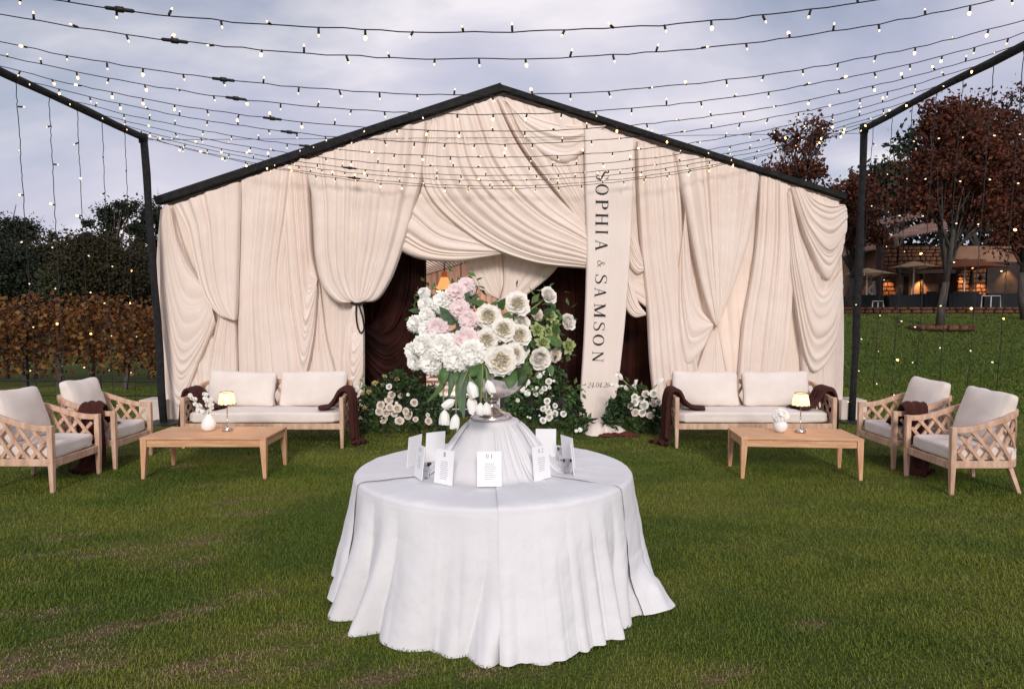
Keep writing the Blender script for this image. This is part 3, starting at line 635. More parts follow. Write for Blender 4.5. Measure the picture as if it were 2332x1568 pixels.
# stage, step and chequered dance floor
st = thing('stage', 'low black stage platform across the marquee entrance', 'stage', (0.0, 13.5, 0))
ZS = .28
MB().box((-.2, 14.6, ZS / 2), (7.6, 6.0, ZS)).build('platform', M['black'], st, world=True)
MB().box((-.2, 11.42, .065), (6.2, .34, .13)).build('step', M['black'], st, world=True)
MB().box((-.2, 11.246, .125), (6.2, .012, .014)).build('step_edge', M['pvc'], st, world=True)
tw = mat('white_floor_tile', (.62, .58, .58), (.68, .64, .64), rough=.35); tb = mat('dark_floor_tile', (.05, .02, .018), (.08, .03, .028), rough=.35)
mw = MB().box((0, 0, .006), (.496, .496, .012)).mesh('tile', tw); mb_ = MB().box((0, 0, .006), (.496, .496, .012)).mesh('tile', tb)
for i in range(9):
    for j in range(11):
        o = obj('tile', mw if (i + j) % 2 else mb_, st); o.location = (-2.6 + i * .5, 12.0 + j * .5 - 13.5, ZS + .001)
def pendant(px, py, Y, label, w=.42):
    c = at(px, py, Y)
    t_ = thing('pendant_lamp', label, 'lamp', c, 0, 'pendant lamps inside the marquee')
    MB().lathe([(w * .5, 0), (w * .5, .10), (w * .42, .12), (w * .2, .30)], 20).build('shade', M['glow'], t_, smooth=False)
    MB().lathe([(w * .2, .30), (w * .16, .42), (.01, .42)], 16).build('cap', mat('amber_cap', (.35, .10, .04), rough=.6, emit=(1, .2, .03), estr=.16), t_)
    MB().tube([(0, 0, .42), (0, 0, 1.2)], .012, 5).build('cord', M['cable'], t_)
    l = bpy.data.lights.new('pendant_light', 'POINT'); l.energy = 60; l.color = (1, .86, .72); l.shadow_soft_size = .15
    lo = bpy.data.objects.new('pendant_light', l); COL.objects.link(lo); lo.parent = t_; lo.location = (0, 0, -.12)
pendant(1012, 663, 14.5, 'glowing amber pendant lamp with flared shade, seen left above the flowers', .35)
pendant(1050, 697, 16.2, 'glowing amber pendant lamp half hidden behind pink flowers', .36)
pendant(1640, 676, 12.3, 'pendant lamp glowing through the right curtain from behind')
# ------------------------------------------------------------------ welcome table
TX, TY, TZ, TR = -.12, 4.39, .75, .89
tb_ = thing('round_table', 'large round table under a floor length white cloth in the foreground', 'table', (TX, TY, 0))
MB().lathe([(0, .70), (TR - .03, .70), (TR - .03, .735), (0, .735)], 48).build('table_top', M['timber'], tb_)
for k in range(4):
    MB().tube([(.45 * math.cos(k * 1.57 + .8), .45 * math.sin(k * 1.57 + .8), 0), (.4 * math.cos(k * 1.57 + .8), .4 * math.sin(k * 1.57 + .8), .7)], .025, 8).build('leg', M['black'], tb_)
def cloth(name, a0, a1, na, off, seed, parent, zlo, r0=0.0, big=.10, nfold=15, flare=.12, gpow=1.15):
    an = np.linspace(a0, a1, na); u = (an - a0) / (a1 - a0)
    nb = 30; nd = 80
    prof = [];
    rr_ = np.concatenate([np.linspace(r0, TR - .02, nb), TR - .02 + .03 * np.sin(np.linspace(.1, math.pi / 2, 7)), np.full(nd, TR + .012)])
    f_ = np.concatenate([np.zeros(nb), np.zeros(7), np.linspace(.01, 1, nd)])           # 0 on the top, 1 at the hem
    zz0 = np.concatenate([np.full(nb, TZ), TZ - .03 * (1 - np.cos(np.linspace(.1, math.pi / 2, 7))), np.zeros(nd)])
    hem = np.maximum(.004, zlo - .02 + .022 * (fbm(an * 3, an * 0 + seed, seed) - .3))
    Rr = rr_[:, None] + 0 * an[None]; Fm = f_[:, None] + 0 * an[None]; Z = zz0[:, None] + 0 * an[None]
    drop = Fm > 0
    Z = np.where(drop, (TZ - .03) * (1 - Fm) + hem[None] * Fm, Z)
    k = pleats(u + .010 * np.sin(Fm * 3 + seed), nfold, seed, .2, (.9, 1.1, 1.4)) - .35
    k2 = pleats(u, nfold * 2.1, seed + 4, .2, (1.1, 1.6)) - .4
    trail = .17 * np.exp(-((an - 1.20) / .20) ** 2) * (.7 + .6 * fbm(an * 8, an * 0, 3)) + .05 * np.clip(fbm(an * 2.2, an * 0, seed + 31) - .45, 0, 1) * 2
    g = Fm ** gpow
    Rr = Rr + np.where(drop, (flare + .05 * np.clip(np.cos(an), 0, 1)[None] ** 3 - .02 * np.abs(np.sin(an))[None] ** 2) * g + big * g * k * (1 + .3 * g) + .014 * g * k2, 0)
    Rr = Rr + trail[None] * np.clip((Fm - .74) / .26, 0, 1) ** 1.6
    Z = Z + np.where(drop, np.clip(trail[None] * 2.2, 0, .4) * np.clip((Fm - .55) / .3, 0, 1) * (1 - Fm) * 1.1, 0) + np.where(Fm > .86, .22 * trail[None] * np.clip((Fm - .86) / .05, 0, 1) * (.5 + .5 * np.sin(Rr * 20 + an[None] * 9 + 2 * np.sin(an[None] * 17))) * (1 - .8 * np.clip((Fm - .95) / .05, 0, 1)), 0)
    Rr = Rr + np.where(drop, .012 * (fbm(an[None] * 9 + Fm * 2, Fm * 6, seed + 7) - .5) * np.minimum(1, Fm * 4), 0)
    # cloth on the table top: soft radial ripples; and it climbs the hidden pedestal
    kk = np.where(drop, 0, 1)
    ped = .335 * (.4 * np.clip((.43 - Rr) / .30, 0, 1) + .6 * (1 - sm(.13, .46, Rr)))
    tw_ = .020 * (pleats(u + .03 * np.sin(Rr * 9), 7, seed + 21, .0) - .25) * sm(.14, .30, Rr) * (1 - sm(.34, .56, Rr))
    flat = .009 * (np.sin(an[None] * 5 + seed) * .5 + fbm(an[None] * 4, Rr * 5, seed + 9)) * sm(.3, .6, Rr)
    fine = .006 * np.maximum(0, fbm(an[None] * 7 + Rr * 3, Rr * 7, seed + 5) - .5) * 2
    Z = Z + kk * (ped + flat * (1 - sm(.84, .885, Rr)) + fine)
    Rr = Rr + kk * tw_ * 2.2
    Rr = Rr + off; Z = Z + np.where(drop, 0, off)
    P = np.stack([Rr * np.sin(an)[None], -Rr * np.cos(an)[None], Z], -1)
    n0 = len(rr_)
    return obj(name, npmesh(name, P.reshape(-1, 3), gridf(np.arange(n0 * na).reshape(n0, na))[:, ::-1], M['linen']), parent)
cloth('tablecloth', -math.pi, math.pi, 900, 0, 4, tb_, .015, r0=.0, nfold=24, big=.15, flare=.115, gpow=.95)
cloth('overlay_cloth', R(3), R(44), 240, .007, 12, tb_, .03, r0=.17, nfold=5, big=.07, flare=.165, gpow=.95)
cloth('overlay_cloth', R(-172), R(-64), 300, .005, 15, tb_, .05, r0=.17, nfold=9, big=.12, flare=.135, gpow=.95)
cloth('overlay_cloth', R(58), R(150), 260, .006, 17, tb_, .03, r0=.17, nfold=8, big=.11, flare=.135, gpow=.95)
MB().lathe([(.172, 1.045), (.170, 1.068), (.160, 1.080), (.140, 1.087), (.10, 1.089), (0, 1.089)], 40).build('pedestal_cover', M['linen'], tb_, smooth=True)
# urn
ur = thing('flower_urn', 'tarnished silver footed urn on the cloth covered pedestal', 'urn', (-.135, TY - .02, 1.088))
MB().lathe([(0, 0), (.135, 0), (.14, .012), (.125, .03), (.12, .036), (.085, .05), (.06, .058), (.045, .075), (.036, .10), (.038, .112)], 48).build('foot', M['urn'], ur, smooth=True)
MB().lathe([(.036, .112), (.05, .118), (.05, .128), (.04, .134)], 40).build('collar', M['urn'], ur, smooth=True)
MB().lathe([(.04, .134), (.10, .145), (.17, .175), (.225, .225), (.255, .285), (.268, .345), (.275, .36), (.268, .365), (.25, .345), (.21, .24), (.12, .18), (0, .17)], 64).build('bowl', M['urn'], ur, smooth=True)

def rbox(w, d, h, k=7, n=8, seed=0, puff=0.0, pinch=0.0):
    V = []; Fc = []; g = np.linspace(-1, 1, n); b = 0
    for ax in range(3):
        for sg in (-1, 1):
            A, B = np.meshgrid(g, g); P = np.zeros((n, n, 3)); P[..., ax] = sg; P[..., (ax + 1) % 3] = A; P[..., (ax + 2) % 3] = B
            I = np.arange(n * n).reshape(n, n) + b; f_ = gridf(I); Fc.append(f_ if sg > 0 else f_[:, ::-1]); V.append(P.reshape(-1, 3)); b += n * n
    V = np.concatenate(V); V = V / (np.abs(V) ** k).sum(1)[:, None] ** (1 / k)
    m_ = np.maximum(np.abs(V[:, 0]), np.abs(V[:, 1]))
    if pinch:                                               # pillow: thin along its seams, full in the middle
        e_ = (1 - np.abs(V[:, 0]) ** 3.2) * (1 - np.abs(V[:, 1]) ** 3.2); V[:, 2] *= (1 - pinch) + pinch * np.clip(e_, 0, 1) ** .5
        V[:, 0] *= 1 - .035 * (1 - V[:, 1] ** 2); V[:, 1] *= 1 - .05 * (1 - V[:, 0] ** 2)
    V = V * np.array([w / 2, d / 2, h / 2])
    V[:, 2] += puff * (1 - (2 * V[:, 0] / w) ** 2) * (1 - (2 * V[:, 1] / d) ** 2) * np.sign(V[:, 2])
    V += (np.stack([fbm(V[:, 1] * 9 + V[:, 2] * 5, V[:, 2] * 9 + V[:, 0] * 4, seed), fbm(V[:, 0] * 9, V[:, 2] * 9 + V[:, 1] * 3, seed + 1), fbm(V[:, 0] * 7, V[:, 1] * 7, seed + 2)], 1) - .5) * .022
    return V, np.concatenate(Fc)
# ------------------------------------------------------------------ flowers
def petal(wd, ln, a0, a1, cup, phi, r0=0.0, ruf=0.0, nu=5, nv=5, tip=.75, seed=0, z0=0.0):
    """a0..a1: angle from the axis at base..tip (deg)."""
    g = np.random.default_rng(seed)
    u = np.linspace(-1, 1, nu)[None]; v = np.linspace(0, 1, nv)[:, None]
    aa = np.radians(a0 + (a1 - a0) * v); dv = ln / (nv - 1)
    rr_ = r0 + np.cumsum(np.sin(aa) * dv, 0) - np.sin(aa[0]) * dv; zz_ = z0 + np.cumsum(np.cos(aa) * dv, 0) - np.cos(aa[0]) * dv
    w = wd * (np.sin(np.pi * (.10 + tip * v)) ** .8)
    X = u * w; rad = rr_ - cup * wd * u ** 2 * (.4 + v) * np.cos(aa) ; Z = zz_ + cup * wd * u ** 2 * np.sin(aa) * .6
    if ruf:
        ph = g.uniform(0, 6)
        Z = Z + ruf * ln * v ** 2 * np.sin(u * 4.5 + ph); rad = rad + ruf * ln * v ** 2 * np.cos(u * 5.2 + ph * 1.7)
    else:
        Z = Z + ln * .05 * g.normal() * v ** 2 * u
    c, s_ = math.cos(phi), math.sin(phi)
    P = np.stack([rad * c - X * s_, rad * s_ + X * c, Z], -1).reshape(-1, 3)
    return P, gridf(np.arange(nu * nv).reshape(nv, nu))
def petals(lst):
    V = []; Fc = []; b = 0
    for P, f_ in lst: V.append(P); Fc.append(f_ + b); b += len(P)
    return np.concatenate(V), np.concatenate(Fc)
def rose_meshes(name, m_out, m_in, seed, open_=1.0, q=1.0):
    """unit radius 1; returns (outer mesh, heart mesh)."""
    g = np.random.default_rng(seed); o_ = []; h_ = []
    spec = [(7, .60, 1.12, 30, 98 * open_, .35, .05), (7, .56, 1.0, 22, 84 * open_, .42, .06), (7, .50, .88, 14, 66 * open_, .5, .07), (7, .44, .78, 8, 48, .55, .09), (6, .36, .70, 4, 32, .6, .11)]
    for r_, (n, w, ln, a0, a1, cup, r0) in enumerate(spec):
        for i in range(n):
            o_.append(petal(w * g.uniform(.9, 1.15), ln * g.uniform(.92, 1.08), a0, a1 + g.uniform(-8, 8), cup, 2 * math.pi * (i + .5 * (r_ % 2)) / n + g.uniform(-.15, .15), r0, seed=int(g.integers(1e6)), z0=-.35 + .05 * r_))
    for r_, (n, w, ln, a0, a1) in enumerate([(8, .26, .62, 12, 52), (7, .22, .60, 6, 40), (6, .18, .58, 0, 26), (4, .15, .58, -6, 14)]):
        for i in range(n):
            h_.append(petal(w, ln * g.uniform(.85, 1.08), a0, a1, .9, 2 * math.pi * (i + g.uniform(-.3, .3)) / n, .30 - .085 * r_, ruf=.10, seed=int(g.integers(1e6)), z0=.0))
    ball, bf_ = rbox(.86, .86, .60, 2, 7); ball[:, 2] += .12; h_.append((ball, bf_))
    return npmesh(name, *petals(o_), m_out), npmesh('heart', *petals(h_), m_in)
def ruffle_mesh(name, mt, seed, n=120, flat=1.0):
    g = np.random.default_rng(seed); ps = []
    for i in range(n):
        k = (i + .5) / n; th = math.acos(1 - k * 1.25); ph = i * 2.39996 + g.uniform(-.2, .2)
        a = math.degrees(th)
        P, f_ = petal(.36 * g.uniform(.8, 1.2), .46 * g.uniform(.85, 1.15), a * .9 + 8, a + 25 + 55 * min(1, k * 1.8) + g.uniform(-18, 18), .15, ph, .0, ruf=.15, nu=6, nv=4, tip=.62, seed=int(g.integers(1e6)))
        d_ = np.array([math.sin(th) * math.cos(ph), math.sin(th) * math.sin(ph), math.cos(th)]) * .58
        P = P + d_; P[:, 2] = (P[:, 2] - .1) * flat; ps.append((P, f_))
    b_, f_ = rbox(1.25, 1.25, 1.25, 2, 8); ps.append((b_, f_))
    return npmesh(name, *petals(ps), mt)
def tulip_mesh(seed):
    g = np.random.default_rng(seed); ps = []
    for r_ in range(2):
        for i in range(3):
            ps.append(petal(.50, 1.75 * g.uniform(.95, 1.08), 48, -14 + g.uniform(-6, 10), .55, 2 * math.pi * (i + .5 * r_) / 3 + g.uniform(-.1, .1), .05 + .03 * r_, nu=7, nv=8, tip=.80, seed=int(g.integers(1e6))))
    return npmesh('tulip', *petals(ps), M['flowerwhite'])
def spiky_mesh(name, mt, seed, n=34, w=.22):
    g = np.random.default_rng(seed); ps = []
    for i in range(n):
        k = (i + .5) / n; a = 12 + 85 * k
        ps.append(petal(w * g.uniform(.8, 1.2), .95 * g.uniform(.8, 1.1) * (.6 + .4 * k), a * .5, a + 12, .35, i * 2.39996, .08, ruf=.05, nu=5, nv=5, tip=.86, seed=int(g.integers(1e6))))
    return npmesh(name, *petals(ps), mt)
def leaf_mesh(name, mt, w=.5, fold=.25, nv=7):
    V = []; Fc = []
    for i in range(nv):
        v = i / (nv - 1); ww = w * math.sin(math.pi * min(1, .04 + .96 * v) ** .75) ** .9
        for u in (-1, 0, 1): V.append((u * ww / 2, v, .18 * math.sin(v * 2.4) * .6 + abs(u) * fold * ww * .5))
    for i in range(nv - 1):
        for k in range(2): Fc.append((i * 3 + k, i * 3 + k + 1, i * 3 + k + 4, i * 3 + k + 3))
    return npmesh(name, V, Fc, mt)
ROSE = [rose_meshes('rose', M['flowercream'], M['flowerheart'], s_) for s_ in (1, 2, 3)]
ROSEW = [rose_meshes('rose', M['flowercream'], M['flowercream'], 6, .75)]
BLUSH = [rose_meshes('rose', M['flowerblush'], M['flowerheart'], s_, .9) for s_ in (11, 12)]
WHITER = [rose_meshes('rose', M['flowerwhite'], M['flowercream'], s_, .9) for s_ in (14, 15)]
CARN = [ruffle_mesh('carnation', M['flowerwhite'], s_) for s_ in (21, 22, 23)]
PEON = [ruffle_mesh('peony', M['flowerpink'], s_, 70) for s_ in (31, 32)]
TUL = [tulip_mesh(s_) for s_ in (41, 42, 43)]
GREEN = [spiky_mesh('parrot_tulip', M['flowergreen'], s_, 22, .34) for s_ in (51, 52)]
DAHL = [spiky_mesh('dahlia', M['floweryellow'], s_) for s_ in (61,)]
LEAFD, LEAFL, LEAFB = leaf_mesh('leaf', M['leaf']), leaf_mesh('leaf', M['leaflight'], .55), leaf_mesh('leaf', M['leafblue'], .5)
def aim(d, roll=0.0):
    return Vector(d).to_track_quat('Z', 'Y').to_matrix().to_4x4() @ Matrix.Rotation(roll, 4, 'Z')
def place(name, me, parent, p, d, s_, roll=0.0):
    o = obj(name, me, parent); Mx = Matrix.Translation(Vector([float(v) for v in p]) - parent.location) @ aim(d, roll) @ Matrix.Scale(s_, 4)
    o.matrix_local = Mx
    return o
def rose(var, parent, p, d, r_, roll, heart=True):
    o = place('rose', var[0], parent, p, d, r_, roll); h_ = obj('heart', var[1], o)
    return o
fa = thing('flower_arrangement', 'big white, cream and pink flower arrangement spilling over the silver urn', 'flower arrangement', (-.135, TY - .02, 1.43))
C0 = np.array([-.135, TY + .05, 1.55]); rg = random.Random(4)
def crop(a, b): return ((950 + a / 3.734) / 1.072, (650 + b / 3.734) / 1.072)
def bloom_pos(a, b, Y): x_, y_ = crop(a, b); return at(x_, y_, Y)
def facing(p, k=.9):
    d = p - C0; d = d / (np.linalg.norm(d) + 1e-6); d = d * k + np.array([0, -1.0, .12]); return d
PXM = 1527 / 4.2 * 1.072 * 3.734                       # crop px per metre there
# crop px x, y, diameter, kind, Y
BL = [(320, 245, 110, 'w', 4.30), (1445, 275, 170, 'W', 4.30), (1620, 510, 165, 'W', 4.32), (1168, 345, 200, 'r', 4.22), (905, 460, 205, 'r', 4.12), (1040, 575, 190, 'r', 4.06),
      (1185, 630, 180, 'r', 4.12), (888, 670, 185, 'r', 4.05), (1018, 860, 235, 'r', 3.98), (1140, 800, 170, 'r', 4.04), (1365, 840, 200, 'W', 4.08), (1205, 510, 150, 'W', 4.24), (1010, 705, 120, 'r', 4.14),
      (1510, 810, 120, 'b', 4.25), (1345, 440, 120, 'b', 4.34), (1215, 770, 120, 'W', 4.18),
      (700, 175, 130, 'p', 4.28), (620, 250, 165, 'p', 4.22), (645, 390, 150, 'p', 4.16), (725, 490, 150, 'p', 4.13), (450, 570, 165, 'p', 4.16), (705, 675, 190, 'p', 4.05), (785, 575, 90, 'p', 4.2), (735, 215, 90, 'p', 4.3),
      (490, 335, 165, 'c', 4.24), (330, 345, 110, 'c', 4.30), (345, 450, 120, 'c', 4.26), (245, 525, 130, 'c', 4.28), (350, 575, 130, 'c', 4.22), (225, 770, 130, 'c', 4.24), (235, 870, 115, 'c', 4.22),
      (330, 720, 170, 'c', 4.12), (500, 740, 190, 'c', 4.06), (390, 870, 180, 'c', 4.10), (610, 840, 185, 'c', 4.02), (755, 790, 190, 'c', 4.0), (400, 380, 110, 'c', 4.30), (560, 690, 120, 'c', 4.12), (420, 690, 140, 'c', 4.12), (670, 880, 120, 'c', 4.04),
      (1460, 455, 140, 'g', 4.26), (1345, 580, 140, 'g', 4.16), (1500, 520, 110, 'g', 4.3), (1395, 700, 150, 'g', 4.14), (1620, 730, 160, 'g', 4.26), (1500, 650, 130, 'g', 4.24), (1440, 590, 110, 'g', 4.24)]
for i, (a, b, dm, kd, Y) in enumerate(BL):
    p = bloom_pos(a, b, Y); rad = dm / 2 / PXM * 1.10; ro = rg.uniform(0, 6)
    d = facing(p, .55)
    if kd == 'r': rose(ROSE[i % 3], fa, p, d, rad, ro)
    elif kd == 'W': rose(ROSEW[0] if dm < 190 else ROSEW[0], fa, p, facing(p, 1.2), rad, ro)
    elif kd == 'b': rose(BLUSH[i % 2], fa, p, facing(p, 1.1), rad, ro)
    elif kd == 'w': place('lisianthus', CARN[0], fa, p, facing(p, 1.3), rad * .95, ro)
    elif kd == 'p': place('peony', PEON[i % 2], fa, p, d, rad * 1.15, ro)
    elif kd == 'c': place('carnation', CARN[i % 3], fa, p, d, rad * 1.2, ro)
    elif kd == 'g': place('parrot_tulip', GREEN[i % 2], fa, p, facing(p, 1.0), rad * 1.05, ro)
    if kd in 'Wwgp' or i % 3 == 0:
        q = p - np.array(d) / np.linalg.norm(d) * rad * .5; mid = (q + C0) / 2 + np.array([0, .02, .03])
        MB().tube([tuple(q), tuple(mid), tuple(C0)], .0045, 6).build('stem', M['stem'], fa, world=True, smooth=True)
# leaves among the blooms: crop x,y, length px, direction angle in the picture, colour
LV = [(760, 360, 130, 60, 'b'), (730, 350, 110, 110, 'b'), (600, 520, 190, 150, 'b'), (560, 480, 170, 130, 'b'), (620, 560, 140, 60, 'b'), (640, 620, 140, -60, 'd'), (590, 640, 130, -120, 'd'), (600, 580, 130, 10, 'b'),
      (880, 350, 130, 170, 'l'), (930, 360, 90, 20, 'l'), (1010, 390, 150, 60, 'l'), (1040, 440, 110, -20, 'l'), (1110, 460, 90, 10, 'd'), (1290, 430, 120, 30, 'd'), (1300, 650, 140, -70, 'd'), (1440, 640, 150, -50, 'l'), (1400, 430, 120, 20, 'd'),
      (1500, 600, 120, 60, 'l'), (1470, 680, 130, -10, 'l'), (1280, 690, 140, -120, 'd'), (1460, 890, 120, -80, 'l'), (1240, 870, 100, -40, 'l'), (1120, 960, 190, -100, 'l'), (1200, 920, 150, -30, 'l'), (1080, 1000, 150, -170, 'l'), (860, 900, 170, -70, 'l'),
      (780, 930, 200, -140, 'l'), (840, 850, 150, -20, 'l'), (720, 930, 200, -110, 'l'), (500, 900, 170, -100, 'l'), (550, 940, 190, -85, 'b'), (1180, 990, 150, -60, 'd'), (900, 800, 100, 30, 'l'), (660, 720, 130, -100, 'd'), (770, 560, 120, -80, 'd'), (690, 300, 110, 50, 'b')]
for a, b, ln, dg, cl in LV:
    p = bloom_pos(a, b, 4.12 if b > 820 else 4.2); dv = Vector((math.cos(R(dg)), -.25 - rg.random() * .5, math.sin(R(dg)))).normalized()
    nrm = Vector((rg.uniform(-.5, .5), -1, rg.uniform(0, .7))); x_ = dv.cross(nrm).normalized(); z_ = x_.cross(dv).normalized()
    o = obj('leaf', {'d': LEAFD, 'l': LEAFL, 'b': LEAFB}[cl], fa); s_ = ln / PXM
    o.matrix_local = Matrix.Translation(Vector([float(v) for v in p]) - fa.location) @ Matrix(((x_.x, dv.x, z_.x, 0), (x_.y, dv.y, z_.y, 0), (x_.z, dv.z, z_.z, 0), (0, 0, 0, 1))) @ Matrix.Scale(s_, 4)
# a loose filling of small leaves behind the blooms
rng = np.random.default_rng(8)
def leafcloud(P, size, rng, aspect=.5, up=0.0):
    n = len(P); t = rng.normal(size=(n, 3)); t[:, 2] += up; t /= np.linalg.norm(t, axis=1)[:, None]
    q = rng.normal(size=(n, 3)); s_ = np.cross(t, q); s_ /= np.linalg.norm(s_, axis=1)[:, None] + 1e-9
    nn = np.cross(s_, t); L_ = (size * rng.uniform(.6, 1.3, n))[:, None]; W_ = L_ * aspect / 2
    a = P; b = P + t * L_ * .45 + s_ * W_ + nn * L_ * .08; c = P + t * L_; d = P + t * L_ * .45 - s_ * W_ + nn * L_ * .08
    V = np.stack([a, b, c, d], 1).reshape(-1, 3); k = np.arange(n)[:, None] * 4
    return V, np.concatenate([k, k + 1, k + 2, k + 3], 1)
cl = []
for a, b, dm, kd, Y in BL:
    if 250 < a < 1550: cl.append(bloom_pos(a, b, Y + .14) + rng.normal(size=(14, 3)) * np.array([.05, .03, .05]))
V, Fc = leafcloud(np.concatenate(cl), .07, rng)
tag(obj('foliage', npmesh('foliage', V, Fc, M['leaflight'], smooth=False), fa, world=True), kind='stuff')
# hanging tulips and strap leaves
def strap(pts, w, mt, parent, name='strap_leaf'):
    P = crv(np.array(pts), 14); t = np.gradient(P, axis=0); t /= np.linalg.norm(t, axis=1)[:, None]
    sd_ = np.cross(t, np.array([0, -1, .2])); sd_ /= np.linalg.norm(sd_, axis=1)[:, None]
    v = np.linspace(0, 1, 14); ww = w * np.sin(np.pi * (.16 + .84 * v)) ** .7
    ww = np.nan_to_num(ww); nn = np.cross(sd_, t)
    V = np.stack([P - sd_ * ww[:, None] / 2 - nn * ww[:, None] * .18, P, P + sd_ * ww[:, None] / 2 - nn * ww[:, None] * .18], 1).reshape(-1, 3)
    return obj(name, npmesh(name, V, gridf(np.arange(42).reshape(14, 3)), mt), parent, world=True)
for (a0, b0, a1, b1, a2, b2, w, Y, c_) in ((500, 890, 480, 1080, 340, 1245, .035, 4.0, 'l'), (520, 890, 505, 960, 500, 1080, .055, 3.98, 'l'), (560, 900, 570, 1050, 540, 1200, .04, 4.0, 'b'), (650, 930, 610, 1000, 600, 1080, .035, 3.97, 'l'),
                                         (690, 920, 640, 1100, 650, 1330, .05, 3.98, 'b'), (720, 930, 670, 1150, 680, 1395, .045, 4.0, 'b'), (860, 860, 830, 1010, 830, 1240, .04, 3.95, 'l'), (890, 880, 900, 1060, 910, 1240, .035, 3.98, 'b'),
                                         (840, 870, 770, 960, 720, 1000, .06, 3.95, 'l'), (760, 900, 790, 1000, 800, 1100, .05, 4.02, 'l'), (1130, 940, 1110, 1040, 1095, 1115, .075, 3.98, 'l'), (1180, 930, 1220, 1000, 1170, 1100, .05, 4.02, 'd'), (1010, 960, 1060, 1000, 1040, 1050, .06, 4.0, 'd')):
    strap([bloom_pos(a0, b0, Y + .05), bloom_pos(a1, b1, Y), bloom_pos(a2, b2, Y - .01)], w, {'l': M['leaflight'], 'b': M['leafblue'], 'd': M['leaf']}[c_], fa)
for i, (a0, b0, a1, b1, dx_, sz, Y) in enumerate(((500, 1090, 505, 1305, 0, 115, 3.97), (625, 960, 610, 1345, -.12, 110, 3.95), (720, 950, 600, 1215, -1.6, 105, 3.97), (740, 930, 735, 1050, .35, 125, 3.93), (750, 960, 745, 1180, .15, 125, 3.95), (850, 900, 835, 1240, -.1, 95, 3.93), (890, 960, 885, 1235, .1, 95, 3.93), (880, 930, 895, 1035, .4, 110, 3.92))):
    p0, p1 = bloom_pos(a0, b0, Y + .05), bloom_pos(a1, b1, Y)
    MB().tube([tuple(q) for q in crv(np.array([bloom_pos((a0 + 800) / 2, 900, Y + .12), p0, p1]), 10)], .0045, 6).build('stem', M['stem'], fa, world=True, smooth=True)
    place('tulip', TUL[i % 3], fa, p1, (dx_, -.18, -1), sz / PXM / 1.5 * 1.02, i)

# ---- ground arrangements
def ground_arr(label, cx, cy, rx, hz, blooms, Y, fol, seed, extra=()):
    """cx,cy: photo px of the foot; rx half width px; hz height px; blooms: (px,py,diam px,kind)."""
    base = gnd(cx, cy); s_ = Y / 1527
    t_ = thing('ground_flowers', label, 'flower arrangement', (base[0], Y, 0))
    g = np.random.default_rng(seed); n = 1400
    th = g.uniform(0, math.pi, n); rr_ = g.random(n) ** .33
    X = base[0] + rx * s_ * rr_ * np.cos(th) * 1.05; Z = hz * s_ * rr_ * np.sin(th) ** .9 * (.75 + .5 * fbm(np.cos(th) * 3 + seed, th, seed)); Yy = Y + g.uniform(-1, 1, n) * .22 * (1 - .5 * rr_)
    V, Fc = leafcloud(np.stack([X, Yy, np.maximum(Z, .02)], 1), .08, g, .62, .3)
    tag(obj('foliage', npmesh('foliage', V, Fc, M['leaf'], smooth=False), t_, world=True), kind='stuff')
    ra = g.uniform(.15, 3.0, 20); kk = g.integers(0, 20, 330); q = g.uniform(.75, 1.12 if seed == 7 else 1.22, 330)
    P = np.stack([base[0] + rx * s_ * q * np.cos(ra[kk]) + g.normal(size=330) * .025, Y - .12 + g.normal(size=330) * .08, np.maximum(.03, hz * s_ * q * np.sin(ra[kk]) * .95 + g.normal(size=330) * .025)], 1)
    V, Fc = leafcloud(P, .085, g, .55, .2)
    tag(obj('sprigs', npmesh('sprigs', V, Fc, M['leaflight'] if seed == 5 else M['leaf'], smooth=False), t_, world=True), kind='stuff')
    tw_ = MB()
    for k in range(7):
        a_ = g.uniform(.3, 2.8); q = (base[0] + rx * s_ * math.cos(a_) * g.uniform(.6, 1.15), Y - .1, hz * s_ * math.sin(a_) * g.uniform(.7, 1.15))
        tw_.tube([(base[0], Y, .05), ((base[0] + q[0]) / 2, Y - .05, q[2] * .6), q], .003, 4)
    tw_.build('twigs', M['leaf'], t_, world=True)
    for i, (a, b, dm, kd) in enumerate(blooms):
        p = at(a, b, Y - .20 + .06 * g.random()); d = (g.uniform(-.5, .5), -1, g.uniform(.1, .7)); rad = dm / 2 * s_ * 1.05
        if kd == 'b': rose(BLUSH[i % 2], t_, p, d, rad, i)
        elif kd == 'w': rose(WHITER[i % 2], t_, p, d, rad, i)
        elif kd == 'd': place('dahlia', DAHL[0], t_, p, (g.uniform(-.3, .3), -.6, .8), rad, i)
        elif kd == 'g': place('green_bud', GREEN[0], t_, p, (g.uniform(-.3, .3), -.5, .8), rad, i)
        elif kd == 's': place('blossom', CARN[i % 3], t_, p, d, rad, i)
        if kd in 'dg':
            MB().tube([tuple(p), ((p[0] + base[0]) / 2, Y - .05, p[2] * .6), (base[0], Y, .05)], .004, 5).build('stem', M['leafblue'], t_, world=True)
    return t_
def c8(a, b): return ((820 + a / 7.127) / 1.072, (880 + b / 7.127) / 1.072)
